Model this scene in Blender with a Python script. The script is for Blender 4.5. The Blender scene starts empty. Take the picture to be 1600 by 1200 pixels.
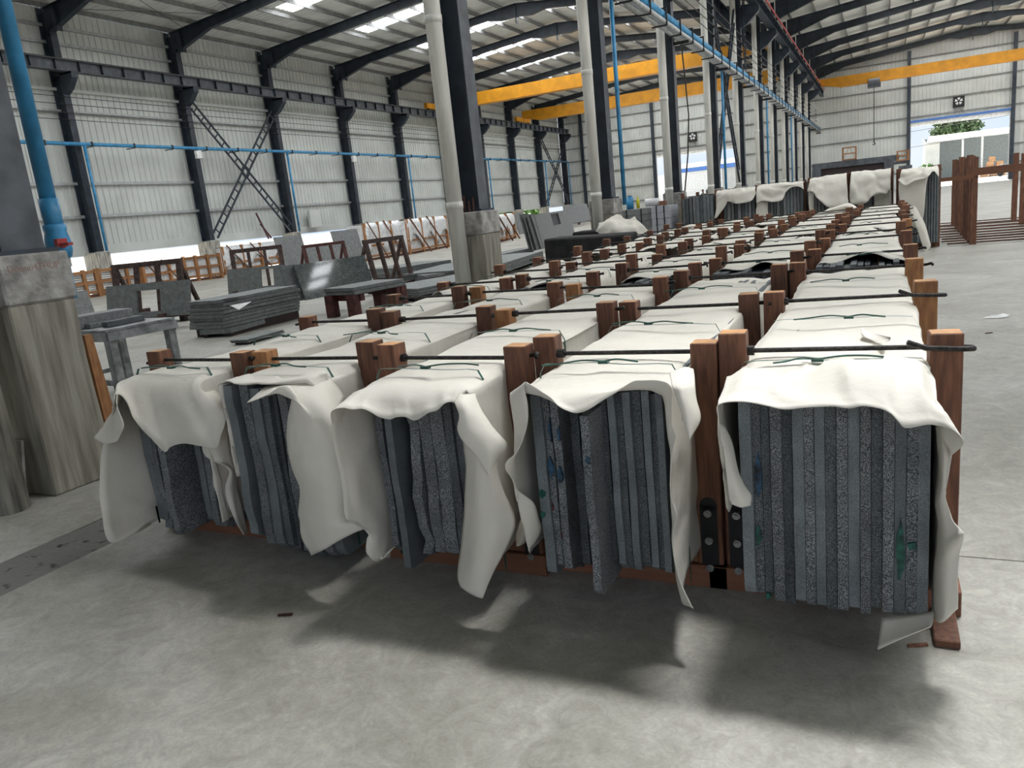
import bpy, bmesh, math, random
from mathutils import Vector, Matrix, noise
random.seed(7)
C = bpy.context.scene.collection
PI = math.pi
V = Vector

# ------------------------------------------------------------------ camera
F_PX = 1191.9
CAMR = Matrix(((0.9013743733275412, 0.002913352898555037, -0.43303088975645887),
               (0.42084460114389943, -0.24154556711248104, 0.8743829599759716),
               (-0.10204930571255304, -0.9703851046791672, -0.21894905302464202)))
EYE = V((0, 0, 1.6))
cam_d = bpy.data.cameras.new('camera')
cam = bpy.data.objects.new('camera', cam_d)
C.objects.link(cam)
cx, cy, cz = CAMR.col[0], -CAMR.col[1], -CAMR.col[2]
m = Matrix((cx, cy, cz)).transposed().to_4x4()
m.translation = EYE
cam.matrix_world = m
cam_d.sensor_fit = 'HORIZONTAL'
cam_d.sensor_width = 36
cam_d.lens = 36 * F_PX / 1600
cam_d.clip_end = 600
bpy.context.scene.camera = cam

# ------------------------------------------------------------------ world, sun, exposure
sc = bpy.context.scene
sc.view_settings.view_transform = 'Standard'
sc.view_settings.look = 'None'
sc.view_settings.gamma = 1
sc.view_settings.use_curve_mapping = False
sc.view_settings.exposure = 0.12
SKY = 1.0
SUN = 22.0
PANEL = 12.0
BEAM = 74.0
wd = bpy.data.worlds.new('sky')
sc.world = wd
wd.use_nodes = True
nt = wd.node_tree
bg = nt.nodes['Background']
tc = nt.nodes.new('ShaderNodeTexCoord')
nz = nt.nodes.new('ShaderNodeTexNoise')
nz.inputs['Scale'].default_value = 3.2
nz.inputs['Detail'].default_value = 6
rp = nt.nodes.new('ShaderNodeValToRGB')
rp.color_ramp.elements[0].position = .38
rp.color_ramp.elements[0].color = (.50, .68, .95, 1)
rp.color_ramp.elements[1].position = .62
rp.color_ramp.elements[1].color = (.92, .95, 1, 1)
nt.links.new(tc.outputs['Generated'], nz.inputs['Vector'])
nt.links.new(nz.outputs['Fac'], rp.inputs['Fac'])
nt.links.new(rp.outputs['Color'], bg.inputs['Color'])
bg.inputs['Strength'].default_value = SKY
sc.cycles.diffuse_bounces = 8

sd = bpy.data.lights.new('sun', 'SUN')
sd.energy = SUN
sd.angle = math.radians(1)
sd.color = (1, .97, .92)
sun = bpy.data.objects.new('sun', sd)
C.objects.link(sun)
sun.rotation_euler = V((-.05, -.62, -.785)).to_track_quat('-Z', 'Y').to_euler()

# sunlight scattered down by the translucent roof sheet almost overhead
ad = bpy.data.lights.new('skylight_glow', 'AREA')
ad.shape = 'RECTANGLE'
ad.size = 3.0
ad.size_y = 1.0
ad.energy = BEAM
ad.spread = math.radians(32)
ad.color = (.97, .98, 1)
ao = bpy.data.objects.new('skylight_glow', ad)
C.objects.link(ao)
ao.location = (.9, 5.7, 12.0)
ao.rotation_euler = V((-.05, -.36, -1.0)).to_track_quat('-Z', 'Y').to_euler()

# ------------------------------------------------------------------ measuring helpers
def ray(u, v):
    return CAMR @ V(((u - 800) / F_PX, (v - 600) / F_PX, 1))
def G(u, v, z=0.0):
    d = ray(u, v); return EYE + d * ((z - EYE.z) / d.z)
def AY(u, v, y):
    d = ray(u, v); return EYE + d * (y / d.y)
def AX(u, v, x):
    d = ray(u, v); return EYE + d * (x / d.x)
def proj(p):
    q = CAMR.transposed() @ (V(p) - EYE)
    return V((q.x / q.z * F_PX + 800, q.y / q.z * F_PX + 600))

# ------------------------------------------------------------------ object helpers
class MB:
    def __init__(s):
        s.v = []; s.f = []; s.mi = []
    def add(s, vs, fs, mi=0):
        o = len(s.v)
        s.v += [tuple(p) for p in vs]
        s.f += [tuple(i + o for i in f) for f in fs]
        s.mi += [mi] * len(fs)
        return s
    def box(s, c, d, mx=None, mi=0):
        hx, hy, hz = d[0] / 2, d[1] / 2, d[2] / 2
        vs = [V((x, y, z)) for z in (-hz, hz) for y in (-hy, hy) for x in (-hx, hx)]
        if mx is not None: vs = [mx @ p for p in vs]
        vs = [p + V(c) for p in vs]
        return s.add(vs, [(0, 2, 3, 1), (4, 5, 7, 6), (0, 1, 5, 4), (2, 6, 7, 3), (0, 4, 6, 2), (1, 3, 7, 5)], mi)
    def span(s, a, b, mi=0):
        a, b = V(a), V(b)
        return s.box((a + b) / 2, [abs(q) for q in (b - a)], None, mi)
    def bar(s, a, b, w, h, up=(0, 0, 1), mi=0):
        a, b = V(a), V(b); d = (b - a); L = d.length; d.normalize()
        up = V(up)
        if abs(d.dot(up)) > .98: up = V((0, 1, 0))
        x = d.cross(up).normalized(); z = x.cross(d)
        vs = []
        for p in (a, b):
            for sx, sz in ((-1, -1), (1, -1), (1, 1), (-1, 1)):
                vs.append(p + x * sx * w / 2 + z * sz * h / 2)
        return s.add(vs, [(0, 1, 2, 3), (7, 6, 5, 4), (0, 4, 5, 1), (1, 5, 6, 2), (2, 6, 7, 3), (3, 7, 4, 0)], mi)
    def tube(s, pts, r, n=8, mi=0, caps=True):
        pts = [V(p) for p in pts]
        rs = r if isinstance(r, (list, tuple)) else [r] * len(pts)
        rings = []
        t0 = (pts[1] - pts[0]).normalized()
        ref = V((0, 0, 1)) if abs(t0.z) < .9 else V((1, 0, 0))
        vs = []
        for i, p in enumerate(pts):
            a = pts[max(i - 1, 0)]; b = pts[min(i + 1, len(pts) - 1)]
            t = (b - a).normalized()
            x = t.cross(ref)
            if x.length < 1e-4: x = t.cross(V((0, 1, 0)))
            x.normalize(); y = t.cross(x)
            for k in range(n):
                an = 2 * PI * k / n
                vs.append(p + (x * math.cos(an) + y * math.sin(an)) * rs[i])
        fs = []
        for i in range(len(pts) - 1):
            for k in range(n):
                k2 = (k + 1) % n
                fs.append((i * n + k, i * n + k2, (i + 1) * n + k2, (i + 1) * n + k))
        if caps:
            fs.append(tuple(range(n))[::-1]); fs.append(tuple((len(pts) - 1) * n + k for k in range(n)))
        return s.add(vs, fs, mi)
    def prism(s, poly, ext, mi=0):
        """poly: list of 3D points (planar), ext: extrusion vector"""
        n = len(poly); e = V(ext)
        vs = [V(p) for p in poly] + [V(p) + e for p in poly]
        fs = [tuple(range(n))[::-1], tuple(range(n, 2 * n))]
        for i in range(n):
            j = (i + 1) % n
            fs.append((i, j, n + j, n + i))
        return s.add(vs, fs, mi)
    def mesh(s, name, mat, smooth=False, bevel=0):
        me = bpy.data.meshes.new(name)
        me.from_pydata(s.v, [], s.f)
        for mt in (mat if isinstance(mat, (list, tuple)) else [mat]):
            me.materials.append(mt)
        bm = bmesh.new(); bm.from_mesh(me)
        if any(s.mi):
            bm.faces.ensure_lookup_table()
            for f, k in zip(bm.faces, s.mi): f.material_index = k
        bmesh.ops.recalc_face_normals(bm, faces=bm.faces)
        if bevel:
            bmesh.ops.bevel(bm, geom=list(bm.edges), offset=bevel, segments=1, affect='EDGES', clamp_overlap=True)
        bm.to_mesh(me); bm.free()
        if smooth:
            me.polygons.foreach_set('use_smooth', [True] * len(me.polygons))
        return me
    def build(s, name, mat, parent=None, smooth=False, bevel=0):
        return put(name, s.mesh(name, mat, smooth, bevel), parent)

def put(name, me, parent=None):
    o = bpy.data.objects.new(name, me)
    C.objects.link(o)
    if parent is not None: child(o, parent)
    return o
def wm(o):
    w = Matrix.Translation(o.location) @ o.rotation_euler.to_matrix().to_4x4()
    if o.parent: w = wm(o.parent) @ o.matrix_parent_inverse @ w
    return w
def child(o, parent):
    o.parent = parent
    o.matrix_parent_inverse = wm(parent).inverted()
def tag(o, label, cat, group=None, kind=None):
    o['label'] = label; o['category'] = cat
    if group: o['group'] = group
    if kind: o['kind'] = kind
    return o
def thing(name, label, cat, loc=(0, 0, 0), group=None):
    o = bpy.data.objects.new(name, None)
    o.empty_display_size = .1
    C.objects.link(o); o.location = loc
    return tag(o, label, cat, group)
def struct(name, mb, mat, parent=None, **k):
    o = mb.build(name, mat, parent, **k)
    if parent is None: o['kind'] = 'structure'
    return o
KIDS = {}
def copy_tree(o, parent=None):
    c = o.copy(); C.objects.link(c)
    if parent is not None: c.parent = parent
    for ch in list(o.children): copy_tree(ch, c)
    return c
ORD = ['first', 'second', 'third', 'fourth', 'fifth', 'sixth', 'seventh', 'eighth', 'ninth', 'tenth', 'eleventh', 'twelfth',
       'thirteenth', 'fourteenth', 'fifteenth', 'sixteenth', 'seventeenth', 'eighteenth']
def crom(P, t):
    """Catmull-Rom through list P (vectors), t in 0..len-1"""
    n = len(P); i = min(int(t), n - 2); f = t - i
    p1, p2 = P[i], P[i + 1]
    p0 = P[i - 1] if i > 0 else p1 * 2 - p2
    p3 = P[i + 2] if i + 2 < n else p2 * 2 - p1
    return ((p1 * 2) + (p2 - p0) * f + (p0 * 2 - p1 * 5 + p2 * 4 - p3) * f * f + (p1 * 3 - p0 - p2 * 3 + p3) * f * f * f) * .5

# ------------------------------------------------------------------ materials
def mat(name, col, rough=.6, metal=0.0, var=.12, scale=6.0, col2=None, bump=0.0, bscale=40.0, spec=.4, rnd=0.0, stretch=None, detail=5, lo=.35, hi=.65, sub=0):
    m = bpy.data.materials.new(name); m.use_nodes = True
    n = m.node_tree; b = n.nodes['Principled BSDF']
    b.inputs['Roughness'].default_value = rough
    b.inputs['Metallic'].default_value = metal
    b.inputs['Specular IOR Level'].default_value = spec
    g = n.nodes.new('ShaderNodeNewGeometry')
    mp = n.nodes.new('ShaderNodeMapping')
    n.links.new(g.outputs['Position'], mp.inputs['Vector'])
    if stretch: mp.inputs['Scale'].default_value = stretch
    t = n.nodes.new('ShaderNodeTexNoise')
    t.inputs['Scale'].default_value = scale; t.inputs['Detail'].default_value = detail
    n.links.new(mp.outputs['Vector'], t.inputs['Vector'])
    r = n.nodes.new('ShaderNodeValToRGB')
    c2 = col2 or tuple(max(0, c * (1 - 2 * var)) for c in col)
    r.color_ramp.elements[0].position = lo; r.color_ramp.elements[1].position = hi
    r.color_ramp.elements[0].color = (*c2, 1)
    r.color_ramp.elements[1].color = (*[min(1, c * (1 + (0 if col2 else var * .6))) for c in col], 1)
    n.links.new(t.outputs['Fac'], r.inputs['Fac'])
    out = r.outputs['Color']
    if rnd:
        oi = n.nodes.new('ShaderNodeObjectInfo')
        hs = n.nodes.new('ShaderNodeHueSaturation')
        ma = n.nodes.new('ShaderNodeMapRange')
        ma.inputs['To Min'].default_value = 1 - rnd; ma.inputs['To Max'].default_value = 1 + rnd
        n.links.new(oi.outputs['Random'], ma.inputs['Value'])
        n.links.new(ma.outputs['Result'], hs.inputs['Value'])
        n.links.new(out, hs.inputs['Color']); out = hs.outputs['Color']
    n.links.new(out, b.inputs['Base Color'])
    if bump:
        t2 = n.nodes.new('ShaderNodeTexNoise'); t2.inputs['Scale'].default_value = bscale; t2.inputs['Detail'].default_value = 6
        n.links.new(mp.outputs['Vector'], t2.inputs['Vector'])
        bp = n.nodes.new('ShaderNodeBump'); bp.inputs['Strength'].default_value = bump; bp.inputs['Distance'].default_value = .02
        n.links.new(t2.outputs['Fac'], bp.inputs['Height']); n.links.new(bp.outputs['Normal'], b.inputs['Normal'])
    return m
def nodes(m):
    return m.node_tree, m.node_tree.nodes['Principled BSDF']

M = {}
M['clad'] = mat('wall_cladding', (.54, .555, .53), .5, 0, .06, .8)
M['roof'] = mat('roof_sheet', (.78, .78, .75), .5, 0, .08, .7)
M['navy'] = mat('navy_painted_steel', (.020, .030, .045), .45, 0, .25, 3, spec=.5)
M['steelgrey'] = mat('grey_steel_and_lit_flange', (.085, .092, .105), .5, 0, .2, 4)  # grey steel; also stands in for light on the column flanges
M['galv'] = mat('galvanised_steel', (.42, .43, .43), .45, .3, .1, 6)
M['purlin'] = mat('purlin_steel', (.20, .20, .195), .55, .1, .15, 5)
M['downpipe'] = mat('white_downpipe', (.62, .61, .56), .5, 0, .08, 2.5, stretch=(4, 4, .6))
M['blue'] = mat('blue_plastic_pipe', (.045, .25, .47), .35, 0, .15, 5)
M['red'] = mat('red_handle', (.35, .03, .03), .4)
M['concrete'] = mat('raw_concrete', (.40, .38, .33), .85, 0, .3, 3, bump=.5, bscale=14, stretch=(6, 6, .7))
M['concrete2'] = mat('cast_concrete_board_marked', (.33, .31, .255), .85, 0, .35, 3.2, col2=(.16, .145, .115), bump=.6, bscale=18, stretch=(5, 5, .45))
M['plaster'] = mat('grey_mortar_cap', (.36, .345, .32), .9, 0, .25, 7, bump=.7, bscale=30)
M['wood'] = mat('red_brown_timber', (.18, .078, .042), .65, 0, .3, 9, col2=(.09, .037, .022), bump=.25, bscale=60, rnd=.28, stretch=(6, 6, .8))
M['woodflat'] = mat('red_brown_timber_beam', (.17, .075, .04), .65, 0, .3, 9, col2=(.15, .06, .03), bump=.25, bscale=60, rnd=.25, stretch=(.8, 6, 6))
M['pine'] = mat('orange_timber', (.36, .17, .065), .65, 0, .25, 8, col2=(.22, .095, .038), rnd=.22, stretch=(5, 5, 1))
M['pale'] = mat('pale_timber', (.55, .29, .13), .7, 0, .2, 8, rnd=.2)
M['cloth'] = mat('cream_wrapping_sheet', (.66, .625, .55), .62, 0, .05, 2.2, bump=.45, bscale=7, spec=.25)
M['rod'] = mat('dark_steel_bar', (.045, .04, .036), .55, .5, .4, 60)
M['rust'] = mat('rusty_steel_bar', (.13, .055, .035), .75, .2, .3, 40)
M['strap'] = mat('dark_green_strap', (.02, .085, .06), .4, 0, .2, 20)
M['black'] = mat('black_plate', (.008, .008, .009), .5)
M['bolt'] = mat('bright_bolt', (.35, .35, .34), .35, .8)
M['yellow'] = mat('crane_yellow', (.62, .27, .012), .5, 0, .1, 2)
M['pink'] = mat('pink_conductor_rail', (.62, .12, .13), .5)
M['rack'] = mat('maroon_steel', (.085, .026, .022), .6, 0, .3, 12)
M['brownrack'] = mat('dark_brown_steel', (.075, .045, .038), .6, 0, .3, 12)
M['blackstone'] = mat('black_cloth_block', (.013, .012, .013), .85, 0, .4, 5, bump=.5, bscale=25)
M['paver'] = mat('pale_grey_stone', (.38, .39, .42), .75, 0, .12, 40)
M['white'] = mat('white_painted', (.75, .75, .73), .6)
M['wrap'] = mat('white_plastic_wrap', (.70, .70, .70), .4, 0, .1, 6, bump=.3, bscale=12)
M['leaf'] = mat('green_leaves', (.10, .23, .035), .6, 0, .4, 3, rnd=.1)
M['leafgrey'] = mat('greygreen_leaves', (.13, .20, .09), .6, 0, .4, 3)
M['bark'] = mat('tree_bark', (.12, .09, .06), .9)
M['ground'] = mat('outdoor_concrete', (.50, .48, .44), .9, 0, .12, .6)
M['shedwall'] = mat('blue_grey_shed_wall', (.42, .48, .50), .6)
M['bluetrim'] = mat('blue_fascia', (.06, .16, .45), .5)
M['yellowplastic'] = mat('yellow_plastic', (.62, .58, .03), .4)
M['table'] = mat('worn_grey_steel', (.27, .28, .28), .5, .3, .25, 8)
M['emblem'] = mat('white_emblem', (.7, .7, .7), .5)
M['skin'] = mat('skin', (.30, .17, .11), .6)
M['shirt'] = mat('olive_shirt', (.15, .14, .10), .8)
M['hair'] = mat('dark_hair', (.012, .01, .01), .8)
M['scribble'] = mat('red_scratched_letters', (.28, .13, .10), .9)
M['dark'] = mat('dark_red_panel', (.03, .016, .016), .6)

def skylight_mat():
    m = bpy.data.materials.new('lit_translucent_skylight'); m.use_nodes = True
    n, b = nodes(m)
    b.inputs['Base Color'].default_value = (.8, .8, .8, 1)
    b.inputs['Emission Color'].default_value = (.93, .97, 1, 1)
    b.inputs['Emission Strength'].default_value = PANEL
    return m
M['sky'] = skylight_mat()

def granite(name, dark, light, scale=170, rough=.6, lo=.42, hi=.62, bump=.3, rnd=.15, spec=.4):
    m = bpy.data.materials.new(name); m.use_nodes = True
    n, b = nodes(m)
    g = n.nodes.new('ShaderNodeNewGeometry')
    t = n.nodes.new('ShaderNodeTexNoise'); t.inputs['Scale'].default_value = scale; t.inputs['Detail'].default_value = 2
    t2 = n.nodes.new('ShaderNodeTexNoise'); t2.inputs['Scale'].default_value = 9; t2.inputs['Detail'].default_value = 4
    n.links.new(g.outputs['Position'], t.inputs['Vector']); n.links.new(g.outputs['Position'], t2.inputs['Vector'])
    r = n.nodes.new('ShaderNodeValToRGB')
    r.color_ramp.elements[0].position = lo; r.color_ramp.elements[1].position = hi
    r.color_ramp.elements[0].color = (*dark, 1); r.color_ramp.elements[1].color = (*light, 1)
    n.links.new(t.outputs['Fac'], r.inputs['Fac'])
    hs = n.nodes.new('ShaderNodeHueSaturation')
    oi = n.nodes.new('ShaderNodeObjectInfo')
    ma = n.nodes.new('ShaderNodeMapRange'); ma.inputs['To Min'].default_value = 1 - rnd; ma.inputs['To Max'].default_value = 1 + rnd
    mb_ = n.nodes.new('ShaderNodeMapRange'); mb_.inputs['From Min'].default_value = .3; mb_.inputs['From Max'].default_value = .7
    mb_.inputs['To Min'].default_value = .75; mb_.inputs['To Max'].default_value = 1.15
    mm = n.nodes.new('ShaderNodeMath'); mm.operation = 'MULTIPLY'
    n.links.new(oi.outputs['Random'], ma.inputs['Value']); n.links.new(t2.outputs['Fac'], mb_.inputs['Value'])
    n.links.new(ma.outputs['Result'], mm.inputs[0]); n.links.new(mb_.outputs['Result'], mm.inputs[1])
    n.links.new(mm.outputs[0], hs.inputs['Value']); n.links.new(r.outputs['Color'], hs.inputs['Color'])
    n.links.new(hs.outputs['Color'], b.inputs['Base Color'])
    b.inputs['Roughness'].default_value = rough
    b.inputs['Specular IOR Level'].default_value = spec
    if bump:
        bp = n.nodes.new('ShaderNodeBump'); bp.inputs['Strength'].default_value = bump; bp.inputs['Distance'].default_value = .004
        n.links.new(t.outputs['Fac'], bp.inputs['Height']); n.links.new(bp.outputs['Normal'], b.inputs['Normal'])
    return m
M['gr_split'] = granite('split_granite', (.038, .043, .045), (.25, .26, .265), 270, .75)
M['gr_sawn'] = granite('sawn_granite', (.10, .115, .12), (.185, .203, .21), 300, .6, rnd=.25)
M['gr_dark'] = granite('dark_granite', (.03, .037, .04), (.145, .157, .162), 270, .65, rnd=.2)
M['gr_polish'] = granite('polished_granite', (.06, .072, .07), (.20, .22, .215), 60, .05, bump=0, spec=.5, rnd=.1)
M['gr_dull'] = granite('honed_grey_granite', (.15, .155, .155), (.24, .245, .245), 60, .5, bump=0, rnd=.1)
M['gr_stack'] = granite('stacked_grey_granite', (.09, .10, .098), (.20, .213, .208), 75, .6, bump=.3, rnd=.1)
M['paint_blue'] = mat('blue_paint_mark', (.02, .07, .13), .5, 0, .5, 30)
M['paint_red'] = mat('red_paint_mark', (.12, .03, .04), .6, 0, .5, 30)
M['paint_green'] = mat('green_paint_mark', (.01, .10, .07), .5, 0, .4, 30)

def floor_mat():
    m = bpy.data.materials.new('trowelled_concrete_floor'); m.use_nodes = True
    n, b = nodes(m)
    g = n.nodes.new('ShaderNodeNewGeometry')
    def nn(scale, detail, dist=0, rough=.6):
        t = n.nodes.new('ShaderNodeTexNoise'); t.inputs['Scale'].default_value = scale; t.inputs['Detail'].default_value = detail
        t.inputs['Distortion'].default_value = dist; t.inputs['Roughness'].default_value = rough
        n.links.new(g.outputs['Position'], t.inputs['Vector']); return t
    a = nn(.9, 6, .6); c = nn(5.5, 8, 1.6, .7); d = nn(26, 5, 2.2, .65)
    r1 = n.nodes.new('ShaderNodeValToRGB')
    r1.color_ramp.elements[0].position = .33; r1.color_ramp.elements[0].color = (.275, .262, .225, 1)
    r1.color_ramp.elements[1].position = .68; r1.color_ramp.elements[1].color = (.405, .392, .355, 1)
    n.links.new(a.outputs['Fac'], r1.inputs['Fac'])
    r2 = n.nodes.new('ShaderNodeValToRGB')
    r2.color_ramp.elements[0].position = .32; r2.color_ramp.elements[0].color = (.72, .72, .71, 1)
    r2.color_ramp.elements[1].position = .70; r2.color_ramp.elements[1].color = (1.15, 1.15, 1.16, 1)
    n.links.new(c.outputs['Fac'], r2.inputs['Fac'])
    mx = n.nodes.new('ShaderNodeMix'); mx.data_type = 'RGBA'; mx.blend_type = 'MULTIPLY'; mx.inputs['Factor'].default_value = 1
    n.links.new(r1.outputs['Color'], mx.inputs['A']); n.links.new(r2.outputs['Color'], mx.inputs['B'])
    r3 = n.nodes.new('ShaderNodeValToRGB')
    r3.color_ramp.elements[0].position = .3; r3.color_ramp.elements[0].color = (.84, .84, .84, 1)
    r3.color_ramp.elements[1].position = .72; r3.color_ramp.elements[1].color = (1.1, 1.1, 1.1, 1)
    n.links.new(d.outputs['Fac'], r3.inputs['Fac'])
    mx2 = n.nodes.new('ShaderNodeMix'); mx2.data_type = 'RGBA'; mx2.blend_type = 'MULTIPLY'; mx2.inputs['Factor'].default_value = 1
    n.links.new(mx.outputs['Result'], mx2.inputs['A']); n.links.new(r3.outputs['Color'], mx2.inputs['B'])
    n.links.new(mx2.outputs['Result'], b.inputs['Base Color'])
    rr = n.nodes.new('ShaderNodeMapRange'); rr.inputs['To Min'].default_value = .38; rr.inputs['To Max'].default_value = .7
    n.links.new(c.outputs['Fac'], rr.inputs['Value']); n.links.new(rr.outputs['Result'], b.inputs['Roughness'])
    bp = n.nodes.new('ShaderNodeBump'); bp.inputs['Strength'].default_value = .22; bp.inputs['Distance'].default_value = .01
    n.links.new(d.outputs['Fac'], bp.inputs['Height']); n.links.new(bp.outputs['Normal'], b.inputs['Normal'])
    b.inputs['Specular IOR Level'].default_value = .35
    return m
M['floor'] = floor_mat()
M['trench'] = mat('pitted_drain_concrete', (.17, .165, .15), .9, 0, .3, 14, col2=(.02, .02, .02), bump=.8, bscale=30, lo=.30, hi=.42)

# ------------------------------------------------------------------ hall layout (metres)
FR = [3.35, 10.25, 16.5, 23.0, 29.3, 35.5, 41.7, 47.7, 53.8, 59.8, 65.8, 71.8, 78.6]
FRA = [-9.0, -3.0] + FR
LY = [2.8, 9.5, 15.9, 22.3, 28.5, 34.6, 40.9, 47.0, 53.2, 59.4, 65.6, 71.8, 78.4]   # columns of the left wall
LYA = [-9.0, -3.6] + LY
XW, XC, XR, YE = -30.4, -5.42, 19.4, 79.0
RL, RR = (XW + XC) / 2, (XC + XR) / 2
def roofz(x):
    a, b, r = (XW, XC, RL) if x < XC else (XC, XR, RR)
    return 11.55 + .1 * (min(x, r) - a if x < r else b - x)

def ribbed(o, d, nrm, s0, s1, zb, zt, pitch=.3, h=.035, xyz=None):
    """ribbed metal sheet: o origin, d run direction, nrm rib direction; zb/zt give the two long ends for each s"""
    mb = MB(); o, d, nrm = V(o), V(d), V(nrm)
    pts = []
    s = s0
    while s < s1 - .001:
        for ds, hh in ((0, 0), (.025, h), (.06, h), (.085, 0)):
            if s + ds < s1: pts.append((s + ds, hh))
        s += pitch
    pts.append((s1, 0))
    vs = []
    for s, hh in pts:
        b = o + d * s + nrm * hh
        if xyz: vs += [V(q) + nrm * hh for q in xyz(s)]
        else: vs += [V((b.x, b.y, zb(s))), V((b.x, b.y, zt(s)))]
    fs = [(2 * i, 2 * i + 1, 2 * i + 3, 2 * i + 2) for i in range(len(pts) - 1)]
    return mb.add(vs, fs)

def root(name):
    o = bpy.data.objects.new(name, None); C.objects.link(o); o['kind'] = 'structure'; return o

# floor: cast bays with open joints over a dark bed, and the sunk drain strip
floor = MB().span((XW - .3, -9, -.06), (XR + .3, YE + .3, -.03)).build('floor', M['trench'])
floor['kind'] = 'structure'
TX0, TX1 = -4.38, -3.95
xs = [XW - .2, -24.4, -18.2, -12, TX0 - .003, TX1 + .003, 6.5, 12.8, XR]
ys = [-9, -2.7] + [y + .08 for y in FR[:-1]] + [YE + .2]
for i in range(len(xs) - 1):
    if i == 4: continue
    for j in range(len(ys) - 1):
        MB().span((xs[i] + .004, ys[j] + .004, -.035), (xs[i + 1] - .004, ys[j + 1] - .004, 0)).build('floor_bay', M['floor'], floor)
MB().span((TX0, -9, -.035), (TX1, YE, -.006)).build('drain_strip', M['trench'], floor)

# left wall
wl = root('wall_left')
for i in range(len(FRA) - 1):
    y0, y1 = LYA[i], LYA[i + 1]
    n = 3
    for k in range(n):
        a, b = y0 + (y1 - y0) * k / n, y0 + (y1 - y0) * (k + 1) / n
        ribbed((XW, 0, 0), (0, 1, 0), (1, 0, 0), a, b + .01, lambda s: 1.75, lambda s: 11.5).build('cladding_sheet', M['clad'], wl)
for z, mt in ((3.24, 'galv'), (4.6, 'galv'), (7.5, 'galv'), (10.16, 'galv'), (10.8, 'galv'), (8.35, 'clad')):
    MB().span((XW + .04, -9, z - .06), (XW + .16, YE, z + .06)).build('girt', M[mt], wl)
MB().span((XW - .02, -9, 1.62), (XW + .10, YE, 2.02)).build('base_flashing', M['clad'], wl)
colm = MB()
colm.span((-30.28, -.15, 1.75), (-30.26, .15, 11.4)).span((-29.74, -.15, 1.75), (-29.72, .15, 10.6)).span((-30.27, -.012, 1.75), (-29.73, .012, 11.2))
colm.prism([(-29.73, -.14, 8.05), (-29.73, -.14, 8.84), (-29.02, -.14, 8.84), (-29.02, -.14, 8.62), (-29.45, -.14, 8.2)], (0, .28, 0))
colm.span((-30.25, -.14, 8.78), (-29.0, .14, 8.85))
cme = colm.mesh('wall_column', M['navy'])
bme = MB().span((-30.45, -.33, -.02), (-29.6, .33, 1.72)).mesh('column_base', M['concrete'], bevel=.02)
for y in LYA[1:]:
    o = put('wall_column', cme, wl); o.location.y = y
    o = put('column_base', bme, wl); o.location.y = y

# end wall with two door openings
DOORS = [(-20.3, -12.3, 5.85), (2.46, 9.92, 5.72)]
we = root('wall_back')
def zbot(s):
    for a, b, h in DOORS:
        if a - .01 < s < b + .01: return h
    return 0
cuts = sorted([XW + 2.05 * k for k in range(1, 24)] + [d for D in DOORS for d in D[:2]])
cuts = [XW] + [c for c in cuts if XW + .3 < c < XR - .3] + [XR]
for a, b in zip(cuts[:-1], cuts[1:]):
    if b - a < .02: continue
    mid = (a + b) / 2
    ribbed((0, YE, 0), (1, 0, 0), (0, -1, 0), a, b, lambda s: zbot(mid), lambda s: roofz(s) - .02).build('cladding_sheet', M['clad'], we)
for z in (1.4, 2.9, 4.65, 6.06, 7.36, 8.64, 9.93, 10.9):
    segs = []; x = XW
    for a, b, h in DOORS:
        if z < h: segs.append((x, a)); x = b
    segs.append((x, XR))
    for a, b in segs:
        MB().span((a + .05, YE - .13, z - .05), (b - .05, YE - .045, z + .05)).build('girt', M['purlin'], we)
for x in (-28.0, -20.45, -12.15, 2.32, 10.06, 16.5):
    MB().span((x - .13, YE - .42, 0), (x + .13, YE - .40, roofz(x) - .8)).span((x - .13, YE - .14, 0), (x + .13, YE - .12, roofz(x) - .8)).span((x - .012, YE - .41, 0), (x + .012, YE - .13, roofz(x) - .8)).build('wind_column', M['navy'], we)
for n_, (a, b, h) in enumerate(DOORS):
    d = root('door_%d' % (n_ + 1))
    MB().span((a, YE - .16, h - .12), (b, YE + .1, h + .06)).build('door_header', M['bluetrim'] if n_ else M['galv'], d)
    MB().span((a, YE - .05, h - .46), (b, YE + .22, h - .13)).build('shutter_roll', M['white'], d)
    for x in (a, b):
        MB().span((x - .05, YE - .1, 0), (x + .05, YE + .1, h)).build('door_jamb', M['galv'], d)

# right wall (only its light matters here), open to the yard below the cladding
wr = root('wall_right')
for i in range(len(FRA) - 1):
    ribbed((XR, 0, 0), (0, 1, 0), (-1, 0, 0), FRA[i], FRA[i + 1] + .01, lambda s: 5.2, lambda s: 11.5).build('cladding_sheet', M['clad'], wr)

# roof
ce = root('ceiling')
for i in range(len(FRA) - 1):
    y0, y1 = FRA[i], FRA[i + 1]
    ya = y0 + (y1 - y0) * .25; yb = ya + 1.2
    for (xe, xr) in ((XW, RL), (XC, RL), (XC, RR), (XR, RR)):
        sg = 1 if xr > xe else -1
        xk = xr - sg * 7.6
        def sh(yA, yB, xA, xB, nm, mt):
            ribbed((0, 0, 0), (0, 1, 0), (0, 0, -1), yA, yB, None, None,
                   xyz=lambda s: ((xA, s, 11.55 + .1 * abs(xA - xe)), (xB, s, 11.55 + .1 * abs(xB - xe))), h=.02).build(nm, M[mt], ce)
        if y0 < 0:
            sh(y0, y1, xe, xr, 'roof_sheet', 'roof')
        else:
            sh(y0, ya, xe, xr, 'roof_sheet', 'roof'); sh(yb, y1, xe, xr, 'roof_sheet', 'roof')
            sh(ya, yb, xe, xk, 'roof_sheet', 'roof'); sh(ya, yb, xk, xr, 'skylight_panel', 'sky')
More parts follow.
